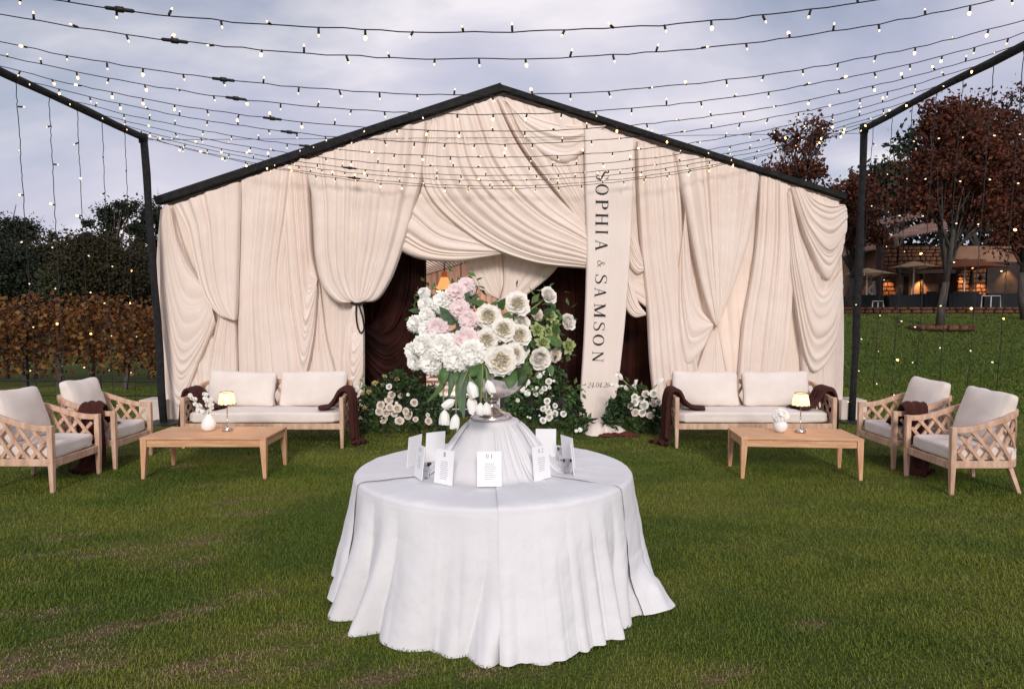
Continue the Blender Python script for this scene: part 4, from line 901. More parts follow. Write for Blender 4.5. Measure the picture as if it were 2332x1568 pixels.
bl_ = [(*c8(*q[:2]), q[2] / 7.127 / 1.072, q[3]) for q in [(925, 685, 140, 'b'), (780, 775, 140, 'b'), (750, 880, 130, 'b'), (935, 815, 130, 'b'), (1065, 835, 150, 'b'), (870, 905, 135, 'b'), (1020, 920, 120, 'b'), (1265, 950, 155, 'b'), (1220, 880, 120, 'b'), (840, 1030, 140, 'b'), (1105, 1050, 150, 'b'), (1610, 1050, 125, 'b'), (1365, 730, 125, 'b'), (1120, 610, 90, 'b'), (930, 455, 105, 'w'), (970, 600, 130, 'b'), (1385, 1020, 90, 'b'), (1600, 945, 70, 'w'), (1255, 590, 60, 's'), (1055, 735, 50, 's'),
      (680, 400, 125, 'd'), (1070, 330, 115, 'd'), (575, 550, 110, 'd'), (465, 575, 90, 'd'), (505, 825, 95, 'd'), (845, 280, 95, 'g'), (815, 425, 90, 'g'), (445, 350, 100, 'g'), (480, 440, 80, 'g'), (1090, 540, 70, 'g'), (350, 490, 110, 's'), (290, 310, 60, 's')]]
GA1 = ground_arr('blush rose and yellow dahlia ground arrangement beside the left sofa', 902, 1000, 108, 132, bl_, 9.6, 0, 3)
def c9(a, b): return ((1230 + a / 7.467) / 1.072, (880 + b / 7.467) / 1.072)
bl_ = [(*c9(*q[:2]), q[2] / 7.467 / 1.072, q[3]) for q in [(420, 390, 120, 's'), (370, 450, 110, 's'), (330, 530, 100, 's'), (430, 590, 120, 's'), (640, 270, 110, 's'), (820, 380, 110, 'w'), (740, 510, 105, 'w'), (680, 560, 80, 'w'), (580, 610, 100, 'w'), (790, 735, 110, 'w'), (930, 820, 95, 'w'), (1085, 970, 105, 'w'), (710, 880, 100, 'w'), (790, 850, 100, 'w'), (820, 930, 120, 'w'), (830, 1030, 130, 'w'), (930, 960, 115, 'w'), (710, 1090, 110, 'w'), (250, 720, 80, 's'), (600, 500, 70, 's'), (540, 530, 60, 's'), (740, 220, 70, 's'), (850, 250, 50, 's'), (910, 370, 50, 's'), (480, 1040, 40, 's'), (435, 1025, 35, 's'), (650, 1000, 35, 's'), (1390, 1260, 80, 's'), (1320, 1280, 60, 's'), (830, 490, 60, 'w')]]
GA2 = ground_arr('white flower ground arrangement behind the urn, left of the banner foot', 1245, 1000, 92, 140, bl_, 9.7, 0, 5)
def c10(a, b): return ((1420 + a / 7.84) / 1.072, (880 + b / 7.84) / 1.072)
bl_ = [(*c10(*q[:2]), q[2] / 7.84 / 1.072, q[3]) for q in [(1010, 700, 130, 'w'), (1220, 640, 140, 'b'), (1385, 630, 150, 'w'), (1130, 740, 150, 'w'), (1010, 795, 150, 'w'), (1195, 850, 165, 'w'), (1365, 800, 160, 'b'), (930, 880, 110, 'b'), (1025, 990, 140, 'b'), (1150, 1000, 140, 'w'), (1310, 1050, 140, 'b'), (1460, 790, 100, 'w'), (1385, 950, 50, 's')]]
GA3 = ground_arr('white rose and calla lily ground arrangement between banner and right sofa', 1450, 992, 62, 108, bl_, 9.8, 0, 7)
# calla lilies
def calla(tip, base, parent, Y):
    p1 = at(*c10(*tip), Y); p0 = at(*c10(*base), Y); d = p1 - p0
    MB().tube([tuple(p0), tuple(p0 + d * .5 + np.array([0, 0, .015])), tuple(p1)], [.008, .008, .010], 6).build('stem', M['stem'], parent, world=True, smooth=True)
    ps = [petal(.045, .15, 16, 40, .9, 0, .008, nu=7, nv=7, tip=.85), petal(.04, .09, 12, 30, .9, math.pi, .008, nu=7, nv=7, tip=.85)]
    V, Fc = petals(ps); place('calla_lily', npmesh('calla_lily', V, Fc, M['flowercream']), parent, p1, d, 1.0, rg.uniform(0, 6))
for a_, b_ in (((780, 360), (1090, 680)), ((720, 500), (1080, 680)), ((900, 560), (1080, 690)), ((1040, 560), (1090, 690)), ((1440, 460), (1290, 640))): calla(a_, b_, GA3, 9.7)

# ------------------------------------------------------------------ cards and glasses on the table
def card(cx, cy, yaw, label, text=None, w=.143, h=.205, lines=0, tilt=6):
    p = gnd(cx, cy, TZ + .014)
    t_ = thing('table_card', label, 'card', p, yaw, 'seating cards standing on the round table')
    t_.rotation_euler = (R(-tilt), 0, yaw)
    MB().box((0, 0, h / 2), (w, .004, h)).build('board', M['card'], t_)
    if text:
        tot = sum(GL[c][0] if c != ' ' else .5 for c in text); x_ = -tot * .026 / 2
        for c in text:
            if c == ' ': x_ += .5 * .026; continue
            V, Fc = glyph(c); V = [(x_ + v[0] * .026, -.0026 - v[2] * .05, h * .80 + v[1] * .026) for v in V]; x_ += GL[c][0] * .026
            obj('character', npmesh('character', V, np.array(Fc), M['ink'], smooth=False), t_)
        g = random.Random(int(cx)); mb = MB()
        for k in range(lines):
            z_ = h * (.64 - .054 * k); l_ = g.uniform(.045, .062); x0 = -l_ / 2
            while x0 < l_ / 2 - .003:
                q = g.uniform(.004, .012); mb.add([(x0, -.0026, z_), (x0 + q, -.0026, z_), (x0 + q, -.0026, z_ + .0032), (x0, -.0026, z_ + .0032)], [(0, 1, 2, 3)]); x0 += q + .0022
        tag(mb.build('name_lines', M['greyink'], t_), kind='stuff')
    return t_
card(1114.5, 1107, R(2), 'seating card reading 01 at the front of the round table', '0 1', lines=9)
card(1009, 1102, R(-36), 'seating card reading B left of card 01', 'B', lines=10)
card(952, 1088, R(-63), 'seating card turned sideways, leftmost card with printed names', '1 0', lines=7)
card(1235.5, 1091, R(43), 'seating card reading 02 right of card 01', '0 2', lines=8)
card(941, 1060, R(-118), 'narrow blank card back at the far left of the round table')
card(990, 1049, R(-148), 'blank card back standing behind card B, left of the pedestal')
card(1243, 1040, R(178), 'blank card back standing behind card 02, right of the pedestal')
card(1296, 1062, R(118), 'tall blank card back at the right with clear glasses before it')
card(1307, 1077, R(86), 'card seen edge on beside the glasses at the table right')
card(1174, 1036, R(170), 'card mostly hidden behind the cloth covered pedestal')
def tumbler(cx, cy, label, r_=.027, h=.085):
    t_ = thing('glass_holder', label, 'glass', gnd(cx, cy, TZ + .012), 0, 'clear glass holders on the round table')
    MB().lathe([(0, 0), (r_, 0), (r_ * 1.05, h), (r_ * .86, h), (r_ * .62, h * .55), (r_ * .5, h * .48), (0, h * .46)], 24).build('tumbler', M['glass'], t_, smooth=True)
tumbler(1292, 1075, 'front clear glass candle holder beside the edge on card')
tumbler(1289, 1046, 'clear glass candle holder standing behind the front right one')
tumbler(1278, 1046, 'leftmost clear glass candle holder of the three at right')
tumbler(967, 1086, 'clear glass candle holder half hidden by the sideways left card')
bx_ = thing('black_clip', 'small black clip lying on the cloth behind card B', 'clip', gnd(977, 1060, TZ + .02))
MB().box((0, 0, .012), (.04, .03, .02), tz=(1, .6)).build('clip_body', M['black'], bx_)

# ------------------------------------------------------------------ lounge furniture
def seat_unit(name, label, cat, w, d, loc, rz, group, ncush, seed):
    t_ = thing(name, label, cat, loc, rz, group); r_ = .24; wd = M['teak']; x0 = w / 2 - .03; y1 = d - .03
    n_s = int((y1 - r_ - .03) / .03); pts = []; nr = []
    for k in range(n_s): pts.append((-x0, .03 + (y1 - r_ - .03) * k / n_s)); nr.append((-1, 0))
    for k in range(9): a = R(180 - 90 * k / 8); pts.append((-x0 + r_ + r_ * math.cos(a), y1 - r_ + r_ * math.sin(a))); nr.append((math.cos(a), math.sin(a)))
    m_ = max(4, int((2 * x0 - 2 * r_) / .06))
    for k in range(1, m_): pts.append((-x0 + r_ + (2 * x0 - 2 * r_) * k / m_, y1)); nr.append((0, 1))
    pts = pts + [(-a, b) for a, b in pts[:n_s + 9]][::-1]; nr = nr + [(-a, b) for a, b in nr[:n_s + 9]][::-1]
    P2 = np.array(pts); N2 = np.array(nr); sg = np.concatenate([[0], np.cumsum(np.linalg.norm(np.diff(P2, axis=0), axis=1))]); Ls = sg[-1]
    ft = lambda s_: .635 + .165 * float(sm(.06, .78, min(s_, Ls - s_)))
    def pa(s_): return (np.interp(s_, sg, P2[:, 0]), np.interp(s_, sg, P2[:, 1])), (np.interp(s_, sg, N2[:, 0]), np.interp(s_, sg, N2[:, 1]))
    top = [(a, b, ft(s_)) for (a, b), s_ in zip(pts, sg)]; low = [(a, b, .30) for a, b in pts]; nn = [(a, b, 0) for a, b in nr]
    MB().sweep(top, nn, .045, .055).build('top_rail', wd, t_, bevel=.006)
    MB().sweep(low, nn, .038, .07).build('seat_rail', wd, t_, bevel=.005)
    MB().box((0, .032, .285), (w - .1, .036, .075)).build('front_rail', wd, t_, bevel=.004)
    for sx in (-1, 1):
        MB().box((sx * (w / 2 - .028), .028, .15), (.052, .052, .30), tz=(.70, 1)).box((sx * (w / 2 - .028), .028, .4825), (.052, .052, .365)).build('front_leg', wd, t_, bevel=.005)
        a, b = -sx * (x0 - .09), y1 - .09
        MB().add([(sx * (x0 - .10) + q[0], y1 - .10 + q[1], z_) for z_, k in ((0.0, .035), (.27, .05)) for q in ((-k / 2 + (.06 * sx if z_ == 0 else 0), -k / 2 + (.07 if z_ == 0 else 0)), (k / 2 + (.06 * sx if z_ == 0 else 0), -k / 2 + (.07 if z_ == 0 else 0)), (k / 2 + (.06 * sx if z_ == 0 else 0), k / 2 + (.07 if z_ == 0 else 0)), (-k / 2 + (.06 * sx if z_ == 0 else 0), k / 2 + (.07 if z_ == 0 else 0)))],
                 [(3, 2, 1, 0), (4, 5, 6, 7), (0, 1, 5, 4), (1, 2, 6, 5), (2, 3, 7, 6), (3, 0, 4, 7)]).build('back_leg', wd, t_, bevel=.004)
    step = .148; lean = .25
    for fam in (-1, 1):
        k = 0; s0 = .02 - lean
        while s0 < Ls + lean:
            vv = []
            for j in range(8):
                q = j / 7; s_ = s0 + fam * lean * q
                if .03 < s_ < Ls - .03: vv.append((s_, q))
            if len(vv) >= 3:
                V = []
                for s_, q in vv:
                    (a, b), (c, e_) = pa(s_); z_ = .325 + (ft(s_) - .02 - .325) * q
                    l_ = math.hypot(c, e_); c /= l_; e_ /= l_; tx, ty = e_, -c          # along the path
                    hz = (ft(s_) - .345); dn = math.hypot(lean, hz); ax_, az_ = hz / dn * .017, -fam * lean / dn * .017
                    for du, dw in ((-1, -1), (1, -1), (1, 1), (-1, 1)):
                        of = fam * .0075 + dw * .0065
                        V.append((a + tx * ax_ * du + c * of, b + ty * ax_ * du + e_ * of, z_ + az_ * du))
                Fc = []
                for j in range(len(vv) - 1):
                    for m2 in range(4): Fc.append((j * 4 + m2, j * 4 + (m2 + 1) % 4, j * 4 + 4 + (m2 + 1) % 4, j * 4 + 4 + m2))
                q_ = (len(vv) - 1) * 4; Fc += [(3, 2, 1, 0), (q_, q_ + 1, q_ + 2, q_ + 3)]
                MB().add(V, Fc).build('slat', wd, t_)
            s0 += step
    V, Fc = rbox(w - .125, d - .10, .145, 9, 12, seed, .006)
    o = obj('seat_cushion', npmesh('seat_cushion', V, Fc, M['cushion']), t_); o.location = (0, d / 2 - .015, .395)
    cw = (w - .18) / ncush - (.03 if ncush > 1 else -.0)
    for i in range(ncush):
        V, Fc = rbox(cw * (1.0 if ncush > 1 else 1.04), .50 if ncush > 1 else .56, .20, 10, 16, seed + 5 + i, .02, .72)
        o = obj('back_cushion', npmesh('back_cushion', V, Fc, M['cushion']), t_)
        xx = (i - (ncush - 1) / 2) * (cw + .05)
        o.location = (xx, d - .20, .47 + (.235 if ncush > 1 else .25)); o.rotation_euler = (R(90 - 17), R([1.5, -1.2][i % 2]), R([1.5, -2][i % 2]))
    return t_
SL = seat_unit('sofa', 'teak lattice sofa with two cream back cushions, in front of the left curtain', 'sofa', 2.12, .82, (-3.245, 8.63, 0), R(0), 'lattice sofas facing the camera', 2, 3)
SR = seat_unit('sofa', 'teak lattice sofa with two cream back cushions, in front of the right curtain', 'sofa', 2.10, .82, (3.165, 8.63, 0), R(0), 'lattice sofas facing the camera', 2, 9)
AC = 'lattice armchairs with cream cushions'
seat_unit('armchair', 'teak lattice armchair cut off by the left edge of the photo', 'armchair', .80, .78, (-4.50, 6.90, 0), R(90), AC, 1, 13)
seat_unit('armchair', 'teak lattice armchair with brown fur throw beside the left black post', 'armchair', .80, .78, (-4.45, 7.86, 0), R(90), AC, 1, 17)
seat_unit('armchair', 'teak lattice armchair with brown fur throw and rolled end beside the right post', 'armchair', .80, .78, (4.27, 7.85, 0), R(-90), AC, 1, 19)
seat_unit('armchair', 'teak lattice armchair nearest the right edge of the photo, without a throw', 'armchair', .80, .78, (4.25, 6.82, 0), R(-90), AC, 1, 23)
def coffee(label, w, d, loc, rz):
    t_ = thing('coffee_table', label, 'table', loc, rz, 'low teak coffee tables'); h = .447
    n = 5; pw = (w - .12) / 1.0; ph = (d - .12) / n
    for i in range(n): MB().box((0, -(d - .12) / 2 + ph * (i + .5), h - .0135), (w - .122, ph - .0012, .023)).build('board', M['oak'], t_)
    for s_ in (-1, 1):
        MB().box((0, s_ * (d / 2 - .03), h - .013), (w, .06, .026)).build('edge_board', M['oak'], t_, bevel=.003)
        MB().box((s_ * (w / 2 - .03), 0, h - .013), (.06, d - .1205, .026)).build('edge_board', M['oakleg'], t_, bevel=.003)
        MB().box((0, s_ * (d / 2 - .03), h - .072), (w - .09, .026, .062)).build('apron', M['oak'], t_, bevel=.003)
        MB().box((s_ * (w / 2 - .03), 0, h - .072), (.026, d - .10, .062)).build('apron', M['oakleg'], t_, bevel=.003)
        MB().box((0, s_ * (d / 2 - .026), h - .034), (w - .12, .012, .016)).build('groove_strip', M['oakleg'], t_)
        for s2 in (-1, 1):
            x_, y_ = s_ * (w / 2 - .034), s2 * (d / 2 - .034)
            V = [(x_ - s_ * 0 + q[0] * .017 + s_ * .012, y_ + q[1] * .017 + s2 * .012, 0) for q in ((-1, -1), (1, -1), (1, 1), (-1, 1))] + [(x_ + q[0] * .032, y_ + q[1] * .032, h - .11) for q in ((-1, -1), (1, -1), (1, 1), (-1, 1))] + [(x_ + q[0] * .032, y_ + q[1] * .032, h - .0265) for q in ((-1, -1), (1, -1), (1, 1), (-1, 1))]
            MB().add(V, [(3, 2, 1, 0), (8, 9, 10, 11)] + [(b + k, b + (k + 1) % 4, b + 4 + (k + 1) % 4, b + 4 + k) for b in (0, 4) for k in range(4)]).build('leg', M['oakleg'], t_, bevel=.003)
    return t_
coffee('low teak coffee table on the left with a vase of white sprays', 1.34, .68, (-3.28, 7.385, 0), 0)
coffee('low teak coffee table on the right with a round vase', 1.26, .60, (3.09, 7.315, 0), R(-4.5))
def lamp(label, p):
    t_ = thing('table_lamp', label, 'lamp', p, 0, 'small lit table lamps')
    MB().lathe([(0, 0), (.056, 0), (.058, .012), (.055, .022), (.05, .036), (.012, .04), (0, .04)], 28).build('base', M['chrome'], t_, smooth=True)
    MB().tube([(0, 0, .04), (0, 0, .16)], .006, 8).tube([(0, 0, .172), (0, 0, .40)], .006, 8).build('stem', M['chrome'], t_, smooth=True)
    MB().lathe([(.004, .158), (.012, .163), (.012, .17), (.004, .175)], 12).build('knuckle', M['chrome'], t_, smooth=True)
    n = 48; V = []; Fc = []
    for k in range(n):
        a = 2 * math.pi * k / n; sc = .010 * abs(math.sin(a * 6))
        for r_, z_ in ((.068, .435), (.082, .37), (.095, .305 - sc)): V.append((r_ * math.cos(a), r_ * math.sin(a), z_))
    for k in range(n):
        for j in range(2): Fc.append((k * 3 + j, k * 3 + j + 1, (k + 1) % n * 3 + j + 1, (k + 1) % n * 3 + j))
    MB().add(V, Fc).build('lamp_shade', M['shade'], t_, smooth=True)
    mb = MB().tube([(.068 * math.cos(2 * math.pi * k / 32), .068 * math.sin(2 * math.pi * k / 32), .435) for k in range(33)], .0035, 5)
    mb.tube([(.0955 * math.cos(2 * math.pi * k / 96), .0955 * math.sin(2 * math.pi * k / 96), .305 - .010 * abs(math.sin(2 * math.pi * k / 96 * 6))) for k in range(97)], .0035, 5)
    mb.build('trim', M['trim'], t_)
    for k in range(6):
        a = math.pi / 6 + k * math.pi / 3; MB().tube([(.0685 * math.cos(a), .0685 * math.sin(a), .435), (.0825 * math.cos(a), .0825 * math.sin(a), .37), (.0955 * math.cos(a), .0955 * math.sin(a), .298)], .0014, 4).build('rib', M['trim'], t_)
    l = bpy.data.lights.new('lamp_bulb', 'POINT'); l.energy = 1.3; l.color = (1, .66, .36); l.shadow_soft_size = .025
    lo = bpy.data.objects.new('lamp_bulb', l); COL.objects.link(lo); lo.parent = t_; lo.location = (0, 0, .36)
lamp('lit table lamp with scalloped shade on the left coffee table', (-3.19, 7.46, .447))
lamp('lit table lamp with scalloped shade on the right coffee table', (3.19, 7.36, .447))
va = thing('vase', 'white teardrop vase holding white blossom sprays on the left table', 'vase', (-3.40, 7.46, .447))
MB().lathe([(0, 0), (.05, 0), (.078, .035), (.08, .075), (.062, .125), (.035, .165), (.027, .19), (.022, .19), (.03, .16), (.02, .1)], 36).build('body', M['ceramic'], va, smooth=True)
sp_ = thing('blossom_spray', 'white blossom sprays leaning left in the teardrop vase', 'flowers', (-3.40, 7.46, .62))
for (x_, z_) in ((-.20, .20), (-.03, .25), (.03, .13), (-.10, .06), (.02, .19)):
    e_ = np.array([x_, -.03 + .05 * rg.random(), z_]); MB().tube([(0, 0, -.02), (x_ * .4, 0, z_ * .5), tuple(e_)], .003, 5).build('stem', M['stem'], sp_, smooth=True)
    for k in range(6):
        f_ = 1 - k * .10; q = np.array([sp_.location.x, sp_.location.y, sp_.location.z]) + e_ * f_ + np.array([rg.uniform(-.02, .02), rg.uniform(-.02, .02), rg.uniform(-.02, .02)])
        place('blossom', CARN[k % 3], sp_, q, (rg.uniform(-1, 1), -1, rg.uniform(-.2, 1)), .019 + .006 * rg.random(), k)
vb = thing('vase', 'round white vase holding a white flower head on the right table', 'vase', (2.97, 7.37, .447))
MB().lathe([(0, 0), (.035, 0), (.062, .022), (.077, .06), (.074, .095), (.052, .125), (.026, .14), (.02, .14), (.02, .1)], 36).build('body', M['ceramic'], vb, smooth=True)
hd = thing('white_bloom', 'fluffy white flower head in the round vase', 'flowers', (2.97, 7.37, .62))
for dx_, dz_, s_ in ((.0, .02, .075), (-.03, .0, .06), (.035, .015, .055)): place('bloom', CARN[0], hd, (2.97 + dx_, 7.36, .62 + dz_), (dx_ * 4, -1, .5), s_, dx_ * 40)

# ------------------------------------------------------------------ fur throws
def throw(label, pts, w0, w1, sdir, seed, th=.036, end=None, folds=3, ripple=.02):
    """pts: centre line of the throw; sdir: sideways direction."""
    c = np.mean(np.array(pts), 0); t_ = thing('fur_throw', label, 'throw', (c[0], c[1], 0), 0, 'brown fur throws over the seats')
    na, nb = 46, 26; P = crv(np.array(pts), na); t = np.gradient(P, axis=0); t /= np.linalg.norm(t, axis=1)[:, None] + 1e-9
    sd_ = np.array(sdir, float); sd_ /= np.linalg.norm(sd_); sdv = sd_[None] - t * (t @ sd_)[:, None]; sdv /= np.linalg.norm(sdv, axis=1)[:, None]
    nn = np.cross(t, sdv); v = np.linspace(0, 1, na)[:, None]; u = np.linspace(-1, 1, nb)[None]
    wd = (w0 + (w1 - w0) * v) * (1 + .10 * np.sin(v * 9 + seed)) * (1 + .08 * np.sin(u * 5 + seed))
    rip = ripple * np.sin(u * math.pi * folds + seed + v * 2) * (.3 + v) + .012 * (fbm(u * 3 + seed, v * 8, seed) - .5)
    top = P[:, None] + sdv[:, None] * (u * wd / 2)[..., None] + nn[:, None] * rip[..., None]
    edge = (1 - np.abs(u) ** 6) * np.sqrt(np.clip(np.sin(math.pi * np.clip(v, .004, .996)), 0, 1)) ** .4
    out_ = top + nn[:, None] * (th * edge)[..., None]; inn = top - nn[:, None] * (th * .6 * edge)[..., None]
    inn[..., 2] = np.maximum(inn[..., 2], .008); out_[..., 2] = np.maximum(out_[..., 2], .012)
    I = np.arange(na * nb).reshape(na, nb); V = np.concatenate([out_.reshape(-1, 3), inn.reshape(-1, 3)]); Fc = np.concatenate([gridf(I), gridf(I)[:, ::-1] + na * nb])
    obj('blanket', npmesh('blanket', V, Fc, M['fur']), t_, world=True)
    g = np.random.default_rng(seed); n = 5200; f_ = np.concatenate([gridf(I), gridf(I)[:, ::-1] + na * nb]); k = g.integers(0, len(f_), n); q = f_[k]; a, b = g.random((n, 1)), g.random((n, 1))
    p = V[q[:, 0]] * (1 - a) * (1 - b) + V[q[:, 1]] * a * (1 - b) + V[q[:, 2]] * a * b + V[q[:, 3]] * (1 - a) * b
    nrm = np.cross(V[q[:, 1]] - V[q[:, 0]], V[q[:, 3]] - V[q[:, 0]]); nrm /= np.linalg.norm(nrm, axis=1)[:, None] + 1e-9
    tip = p + nrm * g.uniform(.006, .016, (n, 1)) + g.normal(size=(n, 3)) * .007 + np.array([0, 0, -.006]); s2 = g.normal(size=(n, 3)) * .0035
    tip[:, 2] = np.maximum(tip[:, 2], .006)
    FV = np.stack([p - s2, p + s2, tip], 1).reshape(-1, 3)
    tag(obj('fur_pile', npmesh('fur_pile', FV, np.arange(3 * n).reshape(n, 3), M['fur'], smooth=False), t_, world=True), kind='stuff')
    return t_
def arm_throw(label, xa, sgn, y0, w, seed, down=.02, inside=.36):
    """over a sofa arm at x=xa; sgn=+1 when the seat lies towards +x."""
    pts = [(xa + sgn * inside, y0 - .06, .495), (xa + sgn * inside * .6, y0 - .02, .515), (xa + sgn * .13, y0, .60), (xa + sgn * .05, y0, .725), (xa - sgn * .03, y0, .735), (xa - sgn * .075, y0, .62), (xa - sgn * .085, y0 - .01, .40), (xa - sgn * .10, y0 - .02, .18), (xa - sgn * .13, y0 - .04, .05)]
    if down > .03: pts = pts[:-2] + [(xa - sgn * .09, y0, down)]
    else: pts.append((xa - sgn * .22, y0 - .08, .03))
    return throw(label, pts, w * .8, w, (0, 1, 0), seed)
arm_throw('brown fur throw bunched on the left arm of the left sofa', -3.245 - 1.03, 1, 8.95, .38, 5, down=.20, inside=.40)
arm_throw('brown fur throw over the right arm of the left sofa, trailing on the grass', -3.245 + 1.03, -1, 8.92, .34, 8)
arm_throw('brown fur throw hanging to the grass from the left arm of the right sofa', 3.165 - 1.02, 1, 8.92, .40, 11, inside=.42)
arm_throw('brown fur throw bunched on the right arm of the right sofa', 3.165 + 1.02, -1, 8.95, .40, 14, down=.22, inside=.42)
def chair_throw(label, x_, yarm, sgn, seed, w=.26):
    pts = [(x_, yarm + .28, .485), (x_, yarm + .14, .52), (x_, yarm + .06, .68), (x_, yarm + .015, .735), (x_, yarm - .05, .725), (x_, yarm - .085, .60), (x_ + .01, yarm - .09, .35), (x_ + .02, yarm - .10, .12), (x_ - .02, yarm - .16, .035), (x_ - .06 * sgn, yarm - .26, .03)]
    return throw(label, pts, w, w * 1.05, (1, .1, 0), seed, ripple=.012)
chair_throw('brown fur throw hanging over the near arm of the second left armchair', -4.70, 7.49, 1, 21)
chair_throw('brown fur throw hanging over the near arm of the far right armchair', 4.50, 7.48, -1, 24)
rl = throw('rolled brown fur throw end lying on the far right armchair seat', [(4.32, 7.60, .515), (4.42, 7.62, .525), (4.55, 7.64, .525), (4.68, 7.66, .52)], .13, .14, (0, 1, 0), 27, th=.05, ripple=.004)
# pale base blocks
for lab, px, py in (('pale block weight at the foot of the left black post behind the armchair', 347, 958), ('pale block weight at the foot of the right black post behind the armchair', 1944, 958)):
    q = gnd(px, py); b_ = thing('base_block', lab, 'block', (q[0], q[1] + .2, 0), 0, 'pale weights at the light frame feet')
    MB().box((0, 0, .17), (.42, .42, .34)).build('block', M['timber'], b_, bevel=.012)
# ------------------------------------------------------------------ light frames and fairy lights
XL, XR, ZL, ZR = -5.72, 5.56, 4.46, 4.66
def frame(label, x_, zt, yb):
    t_ = thing('light_frame', label, 'frame', (x_, yb, 0))
    g = random.Random(int(x_ * 10)); V = []
    dxl = .21 if x_ < 0 else .10
    MB().tube([(x_ + (1 if x_ < 0 else 1) * (0 if k == 8 else (dxl if x_ < 0 else -.06) * (1 - k / 8)) + g.uniform(-.012, .012), yb + g.uniform(-.01, .01), zt * k / 8) for k in range(9)], [.055 + g.uniform(-.006, .008) for _ in range(9)], 10).build('post', M['blackcloth'], t_, world=True, smooth=True)
    MB().tube([(x_ + g.uniform(-.012, .012), yb - (yb + .5) * k / 16, zt + g.uniform(-.012, .012)) for k in range(17)], [.05 + g.uniform(-.005, .006) for _ in range(17)], 10).build('beam', M['blackcloth'], t_, world=True, smooth=True)
    MB().lathe([(0, zt - .08), (.062, zt - .08), (.068, zt), (.062, zt + .06), (0, zt + .065)], 12, c=(x_, yb, 0)).build('corner_joint', M['blackcloth'], t_, world=True, smooth=True)
    MB().box((x_ + (dxl if x_ < 0 else -.06), yb, .012), (.5, .5, .024)).build('foot_plate', M['black'], t_, world=True)
    MB().tube([(x_, -.5, 0), (x_, -.5, zt)], .05, 8).build('post', M['blackcloth'], t_, world=True)
    return t_
frame('black wrapped frame post and beam on the left carrying the fairy lights', XL, ZL, 10.55)
frame('black wrapped frame post and beam on the right carrying the fairy lights', XR, ZR, 10.75)
gw = thing('guy_wire', 'thin taut wire running between the two black posts', 'wire', (0, 10.7, 4.5))
MB().tube([(XL, 10.6, ZL - .02), (0, 10.7, 4.50), (XR, 10.75, ZR - .08)], .004, 4).build('wire', M['cable'], gw, world=True)
bulb_me = MB().lathe([(.0045, 0), (.0085, -.004), (.0085, -.036), (.006, -.040)], 8).lathe([(.0065, -.038), (.0095, -.046), (.0095, -.056), (.006, -.064), (0, -.066)], 8, mi=1).mesh('light_bulb', [M['cable'], M['bulb']], smooth=True)
bulb_dim = MB().lathe([(.0045, 0), (.0085, -.004), (.0085, -.040), (.005, -.044)], 8).lathe([(.0045, -.042), (.0062, -.048), (.0062, -.056), (.004, -.062), (0, -.064)], 8, mi=1).mesh('light_bulb', [M['cable'], M['bulbdim']], smooth=True)
conn_me = MB().lathe([(0, -.10), (.009, -.10), (.013, -.09), (.013, -.03), (.02, -.025), (.02, .025), (.013, .03), (.013, .09), (.009, .10), (0, .10)], 10).mesh('connector', M['cable'], smooth=True)
def string(label, pts, spacing, off, seed, group, r_=.0044, conn=None, sc=1.0):
    P = crv(np.array(pts), 90); g = random.Random(seed)
    Pn = [tuple(p + np.array([g.uniform(-1, 1), g.uniform(-1, 1), g.uniform(-1, 1)]) * .006) for p in P]
    t_ = thing('fairy_light_string', label, 'string lights', tuple(P[45]), 0, group)
    MB().tube(Pn, r_, 5).build('cable', M['cable'], t_, world=True)
    ln = np.concatenate([[0], np.cumsum(np.linalg.norm(np.diff(P, axis=0), axis=1))]); s_ = off; k = 0
    while s_ < ln[-1]:
        p = np.array([np.interp(s_, ln, P[:, i]) for i in range(3)]); yield_ = None
        o = obj('light_bulb', bulb_me if g.random() < .24 else bulb_dim, t_); o.location = Vector([float(v) for v in p]) - t_.location
        a = g.random(); vert = group.startswith('vertical')
        if vert: o.rotation_euler = (R(g.uniform(60, 100)), 0, R(g.uniform(0, 360)))
        elif a < .62: o.rotation_euler = (R(g.uniform(-25, 25)), R(g.uniform(-25, 25)), 0)
        elif a < .82: o.rotation_euler = (R(g.uniform(-110, -70)), 0, R(g.uniform(-60, 60)))
        else: o.rotation_euler = (R(180 + g.uniform(-30, 30)), R(g.uniform(-20, 20)), 0)
        o.scale = (sc, sc, sc); s_ += spacing * g.uniform(.93, 1.07); k += 1
    if conn is not None:
        j = int(np.searchsorted(P[:, 0], conn)); d = P[min(j + 1, 89)] - P[j - 1]
        o = obj('connector', conn_me, t_); o.matrix_local = Matrix.Translation(Vector([float(v) for v in P[j]]) - t_.location) @ aim(d)
    return t_
ORD = ['first', 'second', 'third', 'fourth', 'fifth', 'sixth', 'seventh', 'eighth', 'ninth', 'tenth', 'eleventh', 'twelfth']
ys_ = [88, 147, 226, 268, 306, 334, 363, 386, 404, 415, 427, 433]
cx_ = [290, 404, 503, 548, 604, 664, 690, None, 800, None, 797, None]
zc = 3.70
for i, y_ in enumerate(ys_):
    Y = min((zc - H) * 1527 / (705 - y_), 10.45)
    z_ = H + (705 - y_) / 1527 * Y; x0 = -.25
    sL = ZL - z_; sR = ZR - z_; pts = []
    for k in range(17):
        x_ = XL + (XR - XL) * k / 16; f_ = ((x_ - x0) / (XL - x0)) ** 2 * sL if x_ < x0 else ((x_ - x0) / (XR - x0)) ** 2 * sR
        pts.append((x_, Y, z_ + f_))
    c_ = (cx_[i] - CX) / 1527 * Y if cx_[i] else None
    string('warm fairy light string sagging overhead, ' + ORD[i] + ' counting away from the camera', pts, .34, .1 + .02 * i, 40 + i, 'overhead fairy light strings', conn=c_, sc=1.0)
